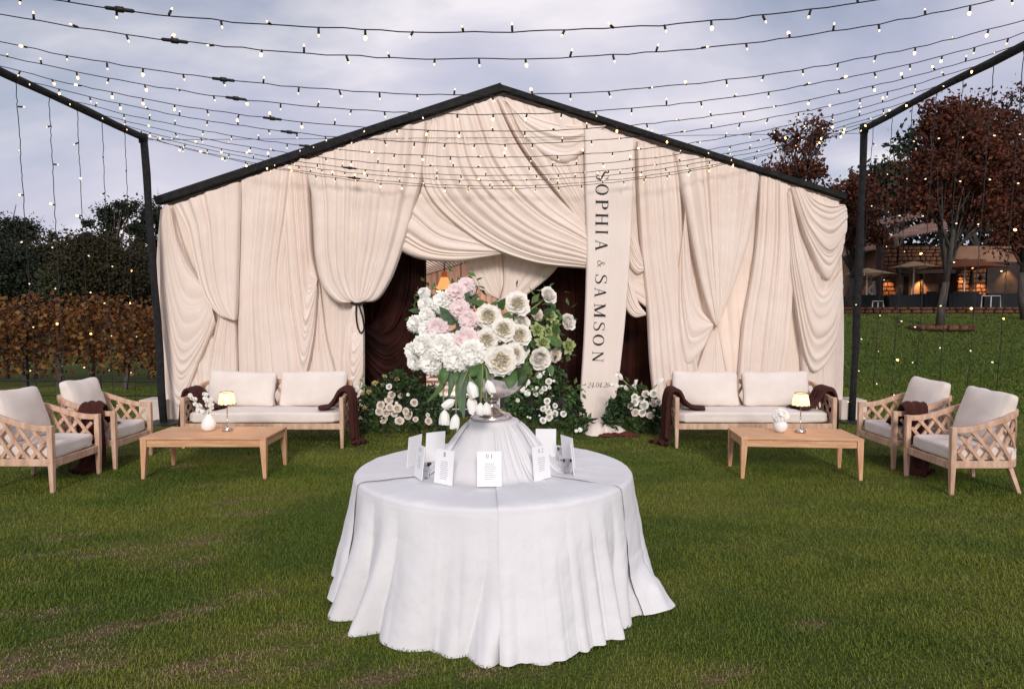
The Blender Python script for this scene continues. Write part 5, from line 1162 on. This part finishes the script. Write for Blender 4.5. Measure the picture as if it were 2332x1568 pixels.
LN = ['nearest the left photo edge', 'second from the left photo edge', 'third from the left photo edge', 'fourth from the left photo edge', 'beside the left black post']
for i, (pt, pb) in enumerate(((57, 88), (130, 148), (192, 205), (247, 255), (297, 307))):
    Y = XL * 1527 / (pt - CX); lean_ = (pb - pt) / 1527 * Y * .8
    string('vertical fairy light strand hanging from the left beam, ' + LN[i], [(XL, Y, ZL), (XL + lean_ * .5, Y, 2.2), (XL + lean_, Y, .12)], .50, .32 + .07 * i, 70 + i, 'vertical fairy light strands on the left', r_=.0046, sc=1.15)
RN = ['beside the right black post', 'second from the right black post', 'third from the right black post', 'fourth from the right black post', 'fifth from the right black post', 'sixth from the right black post', 'at the right photo edge']
for i, (pt, pb) in enumerate(((1977, 1940), (2019, 1985), (2063, 2025), (2116, 2080), (2174, 2130), (2242, 2195), (2308, 2262))):
    Y = XR * 1527 / (pt - CX); lean_ = (pb - pt) / 1527 * Y * .9
    string('vertical fairy light strand hanging from the right beam, ' + RN[i], [(XR, Y, ZR), (XR + lean_ * .5, Y, 2.2), (XR + lean_, Y, .12)], .50, .30 + .11 * i, 90 + i, 'vertical fairy light strands on the right', r_=.0046, sc=1.15)
# low wire fence behind the left seats
wf = thing('wire_fence', 'low black two rail wire fence behind the left armchairs', 'fence', (-7.5, 12, 0))
for z_ in (.52, .26): MB().tube([(-13, 12, z_ + .04), (-8, 12, z_), (-5.9, 12, z_ - .01)], .014, 6).build('rail', M['black'], wf, world=True)
for x_ in (-12.5, -9.9, -7.4): MB().tube([(x_, 12, 0), (x_, 12, .62)], .018, 6).build('fence_post', M['black'], wf, world=True)

# ------------------------------------------------------------------ trees
def tree(name, label, base, crowns, leafm, nleaf, size, trunk, seed, bark='bark', group=None, clumps=60, spread=.5, limbs=9, fork=.35, aspect=.6, shell=.35):
    """base (x,y,z); crowns: list of (cx,cz,rx,rz,ry) world; leaves in clumps spread through the crown volume."""
    g = np.random.default_rng(seed); t_ = thing(name, label, 'tree', base, 0, group)
    C = []; Wt = np.array([c[2] * c[3] for c in crowns]); Wt = Wt / Wt.sum()
    for c, w in zip(crowns, Wt):
        k = max(4, int(clumps * w)); d = g.normal(size=(k, 3)); d /= np.linalg.norm(d, axis=1)[:, None]; rr_ = (shell + (1 - shell) * g.random(k)) ** .6 * g.uniform(.7, 1.35, k)
        C.append(np.array([c[0], base[1], c[1]]) + d * rr_[:, None] * np.array([c[2], c[4], c[3]]))
    C = np.concatenate(C); k = g.integers(0, len(C), nleaf); sz = g.uniform(.35, 1.3, len(C))
    P = C[k] + g.normal(size=(nleaf, 3)) * spread * sz[k][:, None] * np.array([1, 1, .75])
    V, Fc = leafcloud(P, size, g, aspect, -.2)
    tag(obj('crown', npmesh('crown', V, Fc, leafm, smooth=False), t_, world=True), kind=None)
    top = np.mean(C, 0); b = np.array(base); mb = MB()
    f_ = b + (top - b) * fork
    mb.tube([tuple(b), tuple((b + f_) / 2 + g.normal(size=3) * trunk * .4), tuple(f_)], [trunk * 1.15, trunk * .95, trunk * .8], 8)
    ld = [f_, f_ * .6 + top * .4 + g.normal(size=3) * trunk, top + g.normal(size=3) * trunk, top * 2 - (f_ * .4 + top * .6)]
    mb.tube([tuple(q) for q in ld], [trunk * .8, trunk * .55, trunk * .32, trunk * .1], 7)
    F0, L1 = f_.copy(), ld[2]
    for q in C[g.permutation(len(C))[:limbs]]:
        f_ = F0 + (L1 - F0) * g.random() ** 1.6 * np.clip((q[2] - F0[2]) / max(.5, L1[2] - F0[2]), .02, 1)
        m_ = f_ * .55 + q * .45 + g.normal(size=3) * .18 + np.array([0, 0, .15]); mb.tube([tuple(f_), tuple(m_), tuple(q)], [trunk * .42, trunk * .22, trunk * .07], 5)
        for e_ in range(2):
            q2 = q + g.normal(size=3) * spread * 1.3; mb.tube([tuple(m_), tuple((m_ + q2) / 2 + g.normal(size=3) * .1), tuple(q2)], [trunk * .25, trunk * .13, trunk * .03], 4)
    mb.build('trunk', M[bark], t_, world=True, smooth=True)
    return t_
def cr(lst, Y):
    o_ = []
    for px, py, rx, ry in lst:
        p = at(px, py, Y); s_ = Y / 1527; o_.append((p[0], p[2], rx * s_, ry * s_, rx * s_ * .8))
    return o_
def tb(px, Y, z=0): return (float((px - CX) / 1527 * Y), Y, float(gz((px - CX) / 1527 * Y, Y)) + z)
GT = None
tree('gum_tree', 'tall dark gum tree with open crown rising left of the left black post', tb(276, 38), cr([(268, 474, 34, 36), (302, 495, 34, 50), (240, 525, 36, 44), (205, 560, 34, 34), (318, 590, 24, 60)], 38), M['gum'], 8500, .19, .18, 3, 'palebark', clumps=46, spread=.25, limbs=24)
tree('gum_tree', 'dark gum tree showing between the left post and the marquee corner', tb(362, 40), cr([(352, 482, 24, 36), (372, 560, 30, 60), (350, 640, 30, 70)], 40), M['gum'], 7500, .19, .2, 5, 'palebark', clumps=40, spread=.32, limbs=12)
tree('olive_tree', 'broad olive brown domed tree with forked pale trunk beyond the vines', tb(238, 34), cr([(235, 610, 92, 70), (222, 575, 56, 48), (262, 640, 78, 40)], 34), M['olive'], 24000, .16, .2, 7, 'palebark', clumps=190, spread=.42, limbs=12, fork=.45)
tree('olive_tree', 'small pale domed tree standing before the dark scrub at the left', tb(133, 33), cr([(133, 645, 38, 20), (133, 652, 30, 18)], 33), mat('pale_olive_leaf', (.018, .022, .007), (.05, .055, .02), scale=.5, rough=.7, island=True), 5000, .14, .13, 9, 'bark', clumps=50, spread=.28, limbs=10, fork=.6)
tree('gum_tree', 'sparse dark gum tree with bare limbs at the left photo edge', tb(38, 42), cr([(34, 535, 30, 22), (52, 522, 22, 14), (22, 515, 18, 12)], 42), M['gum'], 3800, .2, .18, 11, 'bark', clumps=26, spread=.42, limbs=14)
tree('dark_tree', 'dark bushy tree in the left background behind the sparse gum', tb(40, 38), cr([(40, 640, 66, 80), (20, 610, 50, 60)], 38), M['gum'], 16000, .2, .2, 13, 'bark', clumps=100, spread=.5)
tree('dark_tree', 'brownish dark bushy tree between the pale tree and the olive dome', tb(118, 40), cr([(112, 610, 66, 62), (150, 640, 50, 70), (90, 580, 30, 34)], 40), M['olive'], 16000, .19, .2, 15, 'bark', clumps=100, spread=.5)
# shaded scrub behind everything on the left, and the wood behind the house
def wood(label, x0, x1, Y, h0, h1, seed, n):
    g = np.random.default_rng(seed); x_ = g.uniform(x0, x1, n); hgt = h0 + (h1 - h0) * fbm(x_ * .18, x_ * 0 + seed, seed, 3)
    P = np.stack([x_, Y + g.uniform(-1.5, 1.5, n), g.random(n) ** .8 * hgt], 1); V, Fc = leafcloud(P, .55, g, .7)
    tag(obj('scrub', npmesh('scrub', V, Fc, M['wood_dark'], smooth=False)), label, 'scrub', kind='stuff')
wood('dark mass of scrub beyond the vines on the left', -62, -14, 46, 3.6, 7.5, 3, 26000)
wood('dark wooded hillside behind the stone house on the right', 14, 75, 52, 8.0, 13.0, 5, 26000)
RT = 'red autumn plane trees beside the house'
tree('plane_tree', 'large rust red plane tree in front of the stone house with grey trunk', tb(2140, 21), cr([(2160, 390, 80, 120), (2240, 300, 50, 80), (2260, 430, 60, 80), (2090, 452, 48, 52), (2200, 478, 96, 40), (2125, 300, 26, 60), (2170, 250, 30, 40)], 21), M['red'], 22000, .135, .12, 21, clumps=120, spread=.25, limbs=34, fork=.30, shell=.15)
tree('plane_tree', 'rust red plane tree at the far right photo edge', tb(2335, 23), cr([(2310, 330, 70, 110), (2340, 450, 80, 120), (2275, 480, 50, 80)], 23), M['red'], 9500, .14, .13, 23, clumps=75, spread=.28, limbs=22)
tree('plane_tree', 'thin upright red plane tree showing above the marquee roof on the right', tb(1822, 24), cr([(1788, 318, 30, 40), (1850, 322, 34, 46), (1810, 380, 70, 50), (1762, 400, 26, 30)], 24), M['red'], 2500, .16, .09, 25, clumps=46, spread=.17, limbs=60, fork=.42, shell=.1)
tree('plane_tree', 'rust red plane tree right behind the marquee corner and right post', tb(1936, 27), cr([(1932, 440, 52, 52), (1965, 500, 50, 60), (1920, 500, 40, 60)], 27), M['red'], 7500, .16, .14, 27, clumps=64, spread=.27, limbs=16)
tree('pine_tree', 'dark green pine showing between the right post and the large red tree', tb(2040, 40), cr([(2030, 405, 46, 26), (2060, 430, 50, 40), (2000, 425, 30, 18)], 40), M['gum'], 6000, .36, .25, 29, clumps=60, spread=.55, limbs=10)
tree('pine_tree', 'dark green pine top behind the large red tree', tb(2240, 42), cr([(2235, 270, 50, 26), (2190, 330, 110, 60), (2240, 420, 100, 100)], 42), M['gum'], 9000, .38, .28, 31, clumps=90, spread=.6, limbs=10)
# ------------------------------------------------------------------ vines
g0 = np.random.default_rng(55)
def vine_row(Y, xs_, n, top, grp, lab, r0):
    post = MB().box((0, 0, .95), (.09, .09, 1.9)).mesh('vineyard_post', M['postwood'])
    for i, x_ in enumerate(xs_):
        g = np.random.default_rng(r0 + i); t_ = thing('grapevine', lab % ORD[i], 'vine', (x_, Y, 0), 0, grp)
        mb = MB(); mb.tube([(x_, Y, 0), (x_ + .05, Y + .03, .45), (x_ - .03, Y, .8)], [.055, .045, .04], 6)
        for sgn in (-1, 1):
            mb.tube([(x_, Y, .8), (x_ + sgn * .35, Y, .9), (x_ + sgn * .75, Y, .92)], [.035, .028, .02], 5)
            for q in range(5):
                xx = x_ + sgn * (.1 + .14 * q); mb.tube([(xx, Y, .9), (xx + g.uniform(-.1, .1), Y - .1, 1.4), (xx + g.uniform(-.25, .25), Y + g.uniform(-.2, .2), top * g.uniform(.9, 1.05))], [.010, .007, .003], 4)
        mb.build('trunk', M['bark'], t_, world=True)
        k = n; P = np.stack([x_ + g.uniform(-.85, .85, k), Y + g.normal(size=k) * .22, .34 + (top - .44) * g.random(k) ** .75 * (.72 + .5 * fbm(g.uniform(0, 9, k), g.uniform(0, 9, k), i))], 1)
        hi_ = g.random(k) < .17; P[hi_, 2] = top - .1 + g.random(hi_.sum()) ** 2 * .38; P[hi_, 0] = x_ + np.round((P[hi_, 0] - x_) * 3.2) / 3.2 + g.normal(size=hi_.sum()) * .05
        low_ = P[:, 2] < .75; P = P[~low_ | (g.random(k) < .8)]
        P = P[(fbm(P[:, 0] * 2.6, P[:, 2] * 3.2, r0, 2) > .40) | (g.random(len(P)) < .25)]
        h_ = len(P) * 4 // 5
        V, Fc = leafcloud(P[:h_], .10, g, .85, -.5); tag(obj('foliage', npmesh('foliage', V, Fc, M['vine'], smooth=False), t_, world=True), kind='stuff')
        V, Fc = leafcloud(P[h_:], .11, g, .85, -.5); tag(obj('yellow_foliage', npmesh('yellow_foliage', V, Fc, M['vineyellow'], smooth=False), t_, world=True), kind='stuff')
        if i % 3 == 1:
            o = obj('vineyard_post', post, t_); o.location = (.78, 0, 0)
vine_row(15.0, [-13.2 + 1.5 * i for i in range(5)], 1900, 1.86, 'grapevines in the near row', 'autumn grapevine with orange leaves in the near row, %s from the left', 300)
vine_row(17.5, [-15.5 + 1.5 * i for i in range(6)], 1400, 1.8, 'grapevines in the second row', 'autumn grapevine in the second row behind, %s from the left', 330)

# ------------------------------------------------------------------ stone house on the terrace
YH = 30.0; ZT = 1.98
def hp(px, py, Y=YH): return at(px, py, Y)
def pxb(mb, x0, y0, x1, y1, Y, dep, mi=0):
    a, b = at(x0, y1, Y), at(x1, y0, Y); return mb.box(((a[0] + b[0]) / 2, Y + dep / 2, (a[2] + b[2]) / 2), (b[0] - a[0], dep, b[2] - a[2]), mi)
stone_m = mat('sandstone', (.055, .022, .012), (.17, .075, .038), scale=1.4, rough=.9, bump=.6, bscale=14, dist=.02)
mort = mat('dark_mortar', (.030, .016, .011), (.06, .03, .02), scale=3, rough=.95)
render_m = mat('tan_render', (.17, .09, .056), (.28, .16, .105), scale=1.2, rough=.9)
tile_m = mat('terracotta_tile', (.10, .05, .036), (.22, .13, .10), scale=2.2, rough=.85)
darkw = mat('shaded_timber', (.012, .007, .005), (.03, .016, .011), scale=3, rough=.7)
cream_m = mat('cream_blind', (.16, .11, .06), (.22, .15, .09), scale=3, rough=.8)
hs = thing('stone_house', 'sandstone house with terracotta roofs and lit terrace behind the red trees', 'house', (hp(2120, 690)[0], YH + 3, ZT))
rs = np.random.default_rng(77)
stone_meshes = []
for k in range(7):
    V, Fc = rbox(1, 1, 1, 5, 4, 60 + k); V = V + rs.normal(size=V.shape) * .02
    stone_meshes.append(npmesh('stone', V, Fc, stone_m, smooth=False))
def stones(parent, x0, x1, z0, z1, Y, sw, sh, dep=.12, cap=400):
    z_ = z0; n = 0; r_ = 0
    while z_ < z1 - .03 and n < cap:
        h_ = min(sh * rs.uniform(.75, 1.25), z1 - z_); x_ = x0 - (rs.random() * sw * .5)
        while x_ < x1 - .03:
            w_ = sw * rs.uniform(.6, 1.5); a, b = max(x_, x0), min(x_ + w_, x1)
            if b - a > .05:
                o = obj('stone', stone_meshes[int(rs.integers(7))], parent); o.scale = ((b - a) * .95, dep * rs.uniform(.8, 1.3), h_ * .93)
                o.location = (float((a + b) / 2 - parent.location.x), float(Y - parent.location.y), float(z_ + h_ / 2 - parent.location.z)); n += 1
            x_ += w_
        z_ += h_
# main wing walls
pxb(MB(), 2007, 560, 2330, 690, YH + 1.2, 5.0).build('wall', render_m, hs, world=True)
pxb(MB(), 1920, 560, 2004, 690, YH + 2.6, 4.0).build('wall', render_m, hs, world=True)
def pil(px0, px1, py0, py1, Y, sw=.30, sh=.16):
    a, b = at(px0, py1, Y), at(px1, py0, Y); MB().box(((a[0] + b[0]) / 2, Y + .30, (a[2] + b[2]) / 2), (b[0] - a[0] - .02, .6, b[2] - a[2])).build('pillar_core', mort, hs, world=True)
    stones(hs, a[0], b[0], a[2], b[2], Y, sw, sh)
pil(2008, 2043, 556, 694, YH - .2, .34, .20); pil(2178, 2208, 590, 694, YH - .1, .30, .18); pil(2212, 2246, 590, 694, YH - .3, .34, .2)
# stone lintel band under the main roof
a, b = at(2043, 612, YH), at(2178, 560, YH)
MB().box(((a[0] + b[0]) / 2, YH + .35, (a[2] + b[2]) / 2), (b[0] - a[0], .6, b[2] - a[2])).build('lintel_core', mort, hs, world=True)
stones(hs, a[0], b[0], a[2], b[2], YH, .30, .17)
pxb(MB(), 2043, 612, 2178, 622, YH - .02, .7).build('lintel_beam', darkw, hs, world=True)
pxb(MB(), 2246, 596, 2330, 694, YH - .4, 1.4).build('timber_wall', darkw, hs, world=True)
# roofs of barrel tiles
def roof(name, p0, p1, q0, q1, n, amp=.07):
    p0, p1, q0, q1 = map(np.array, (p0, p1, q0, q1)); K = n * 6 + 1; m_ = 14
    u = np.linspace(0, 1, K)[None, :, None]; v = np.linspace(0, 1, m_)[:, None, None]
    P = (p0 * (1 - u) + p1 * u) * (1 - v) + (q0 * (1 - u) + q1 * u) * v
    P[..., 2] += amp * np.abs(np.sin(math.pi * n * u[..., 0])) + .05 * (1 - (v[..., 0] * m_ * .999 % 1))
    return tag(obj(name, npmesh(name, P.reshape(-1, 3), gridf(np.arange(K * m_).reshape(m_, K)), tile_m), hs, world=True), kind='stuff')
e0, e1 = at(2000, 556, YH - .6), at(2240, 512, YH - .6)
roof('roof_tiles', e0, e1, at(2075, 518, YH + 3.2), at(2290, 462, YH + 3.2), 34)
e0, e1 = at(1915, 588, YH + 1.6), at(2006, 570, YH + 1.6)
roof('roof_tiles', e0, e1, at(1960, 512, YH + 5), at(2010, 503, YH + 5), 14)
roof('roof_tiles', at(1990, 520, YH + 3.5), at(2110, 500, YH + 3.5), at(1985, 505, YH + 6), at(2110, 480, YH + 6), 16)
pxb(MB(), 1935, 540, 2004, 582, YH + 4.2, 2.0).build('gable_wall', render_m, hs, world=True)
pxb(MB(), 2065, 522, 2085, 540, YH + 2.6, .3).build('skylight', mat('sky_blue_glass', (.16, .22, .30), rough=.2), hs, world=True)
for (x0, y0, x1, y1) in ((2049, 656, 2055, 700), (2066, 656, 2072, 700)): pass
for (x0, y0, x1, y1, m_) in ((2050, 630, 2058, 690, cream_m), (2068, 630, 2076, 690, cream_m), (2058, 628, 2068, 690, darkw), (2096, 628, 2104, 690, darkw), (2155, 628, 2176, 690, darkw)):
    w_ = pxb(MB(), x0, y0, x1, y1, YH + 1.12, .1).build('window', m_, hs, world=True)
def sconce(px, py, Y, en=9, s_=1.0):
    p = at(px, py, Y); MB().box(tuple(p), (.16, .12, .14)).build('wall_lamp', M['black'], hs, world=True)
    l = bpy.data.lights.new('sconce_light', 'SPOT'); l.energy = en; l.color = (1, .55, .22); l.spot_size = R(80); l.spot_blend = .6; l.shadow_soft_size = .05
    o = bpy.data.objects.new('sconce_light', l); COL.objects.link(o); o.parent = hs; o.location = Vector([float(p[0]), float(p[1] - .10), float(p[2] - .10)]) - hs.location; o.rotation_euler = (R(12), 0, 0)
sconce(1978, 636, YH + 2.45, 110); sconce(2027, 622, YH - .45, 80); sconce(2193, 614, YH - .35, 120); sconce(2100, 626, YH + 1.05, 90); sconce(2238, 630, YH - .5, 70); sconce(2300, 600, YH - .55, 120)
# terrace wall
rw = thing('terrace_wall', 'low sandstone retaining wall along the top of the right lawn', 'wall', (at(2130, 700, 26)[0], 26, 1.5))
a, b = at(1905, 716, 26), at(2420, 700, 26)
MB().box(((a[0] + b[0]) / 2, 26.25, (1.3 + 1.86) / 2), (b[0] - a[0], .4, .55)).build('wall_core', mort, rw, world=True)
stones(rw, a[0], b[0], 1.50, 1.90, 26.02, .36, .18, .16)
tg = thing('terrace_floor', 'x', 'terrace', (16, 30, 1.8)); bpy.data.objects.remove(tg)
tg = MB().box((16.5, 30.3, 1.70), (18, 8.0, .4)).build('terrace_ground', mort); tag(tg, kind='structure')
# planter ring of stones at the tree foot
pr = thing('stone_ring', 'low ring of stones round the foot of the large red tree', 'stones', tb(2140, 21))
for k in range(16):
    a_ = 2 * math.pi * k / 16; o = obj('stone', stone_meshes[k % 7], pr); o.scale = (.34, .22, .16); o.location = (.85 * math.cos(a_), .5 * math.sin(a_) - .1, .05); o.rotation_euler = (0, 0, a_ + 1.57)
# terrace parasols
def parasol(label, px, py, w, hgt, Y, col):
    p = at(px, py, Y); s_ = Y / 1527; t_ = thing('parasol', label, 'parasol', (p[0], Y, ZT - .1), 0, 'market parasols on the terrace'); top = p[2]; r_ = w / 2 * s_; hh_ = hgt * s_; lo_ = top - hh_
    z0 = t_.location.z; V = [(0, 0, top - z0)]; Fc = []
    for k in range(4):
        for q in range(4):
            f_ = q / 4; a0, a1 = math.pi / 4 + k * math.pi / 2, math.pi / 4 + (k + 1) * math.pi / 2
            x_ = r_ * 1.25 * ((1 - f_) * math.cos(a0) + f_ * math.cos(a1)); y_ = r_ * 1.25 * ((1 - f_) * math.sin(a0) + f_ * math.sin(a1)); V.append((x_, y_, lo_ - z0 - .06 * math.sin(math.pi * f_) * -1))
    for k in range(16): Fc.append((0, 1 + k, 1 + (k + 1) % 16))
    MB().add(V, Fc).build('canopy', col, t_)
    MB().tube([(0, 0, 0), (0, 0, top - z0 - .02)], .03, 6).build('pole', M['timber'], t_)
    for k in range(4):
        a0 = math.pi / 4 + k * math.pi / 2; MB().tube([(0, 0, top - z0 - .5), (r_ * .7 * math.cos(a0), r_ * .7 * math.sin(a0), top - z0 - .1 - hh_ * .55)], .012, 4).build('rib', darkw, t_)
pc1 = mat('cream_parasol', (.42, .28, .15), (.48, .33, .19), rough=.8, scale=3, trans=.3); pc2 = mat('orange_parasol', (.13, .035, .010), (.17, .05, .014), rough=.8, scale=3, trans=.3)
parasol('cream lit terrace parasol just right of the right black post', 1975, 610, 104, 16, 28.4, pc1)
parasol('cream lit terrace parasol left of the large red tree trunk', 2082, 594, 92, 16, 28.8, pc1)
parasol('large dull orange terrace parasol right of the large red tree trunk', 2198, 588, 150, 24, 28.2, pc2)
# dark outdoor sofas and rails on the terrace
dk_m = mat('dark_wicker', (.006, .007, .009), (.014, .015, .018), scale=20, rough=.9)
def osofa(label, x0, x1, y0, Y):
    a, b = at(x0, y0, Y), at(x1, y0, Y); w_ = b[0] - a[0]; t_ = thing('outdoor_sofa', label, 'sofa', ((a[0] + b[0]) / 2, Y, 1.9), 0, 'dark wicker sofas on the terrace'); h_ = max(.5, a[2] - 1.9)
    MB().box((0, .1, .22), (w_ - .3, .8, .44)).build('seat', dk_m, t_); MB().box((0, -.36, h_ / 2), (w_ - .304, .16, h_)).build('backrest', dk_m, t_)
    for s_ in (-1, 1): MB().box((s_ * (w_ / 2 - .075), .0, h_ * .43), (.148, .86, h_ * .86)).build('armrest', dk_m, t_)
osofa('dark wicker terrace sofa left of the stone pillar', 1926, 2000, 676, 27.6)
osofa('dark wicker terrace sofa below the left cream parasol', 2012, 2088, 675, 27.4)
osofa('dark wicker terrace sofa just left of the big tree trunk', 2092, 2128, 664, 27.8)
osofa('dark wicker terrace sofa under the orange parasol', 2146, 2222, 664, 27.5)
osofa('long dark wicker terrace sofa at the right photo edge', 2226, 2312, 668, 27.9)
def rail(label, x0, x1, y0, Y):
    a, b = at(x0, y0, Y), at(x1, y0, Y); t_ = thing('hoop_rail', label, 'rail', (a[0], Y, 1.9)); h_ = a[2] - 1.9; w_ = b[0] - a[0]
    MB().tube([(0, 0, 0), (.02, 0, h_), (w_ - .02, 0, h_), (w_, 0, 0)], .03, 6).build('hoop', M['urn'], t_); MB().tube([(w_ / 2, 0, 0), (w_ / 2, 0, h_)], .02, 6).build('upright', M['pvc'], t_)
rail('pale metal hoop rail on the terrace edge at the right', 2235, 2279, 674, 26.3); rail('pale metal hoop rail on the terrace edge near the right post', 1987, 2012, 686, 26.3)
# seated guest in the lamp light
def person(label, px, py, Y):
    b = at(px, py, Y); t_ = thing('person', label, 'person', (b[0], Y, 1.9))
    me_ = bpy.data.meshes.new('body'); vs = [(0, 0, .50), (0, 0, .72), (0, 0, .92), (0, 0, 1.02), (0, -.02, 1.10), (0, -.03, 1.24), (.19, 0, .90), (.24, -.05, .66), (.16, -.25, .56), (-.19, 0, .90), (-.24, -.05, .66), (-.16, -.25, .56), (.10, -.1, .46), (.12, -.45, .47), (.12, -.45, .05), (-.10, -.1, .46), (-.12, -.45, .47), (-.12, -.45, .05)]
    me_.from_pydata(vs, [(0, 1), (1, 2), (2, 3), (3, 4), (4, 5), (2, 6), (6, 7), (7, 8), (2, 9), (9, 10), (10, 11), (0, 12), (12, 13), (13, 14), (0, 15), (15, 16), (16, 17)], [])
    o = obj('body', me_, t_); m_ = o.modifiers.new('skin', 'SKIN'); rad = [.14, .13, .14, .06, .07, .09, .065, .05, .035, .065, .05, .035, .085, .07, .05, .085, .07, .05]
    for v, r_ in zip(me_.skin_vertices[0].data, rad): v.radius = (r_, r_)
    me_.skin_vertices[0].data[0].use_root = True; o.modifiers.new('sub', 'SUBSURF').levels = 1; o.modifiers['sub'].render_levels = 1
    me_.materials.append(mat('pale_shirt', (.30, .26, .24), rough=.9))
    V, Fc = rbox(.2, .22, .2, 2.3, 8, 2); h_ = obj('hair', npmesh('hair', V, Fc, darkw), t_); h_.location = (0, .01, 1.25)
person('dark haired person in a pale shirt seated under the left terrace lamp', 1990, 675, 30.4)
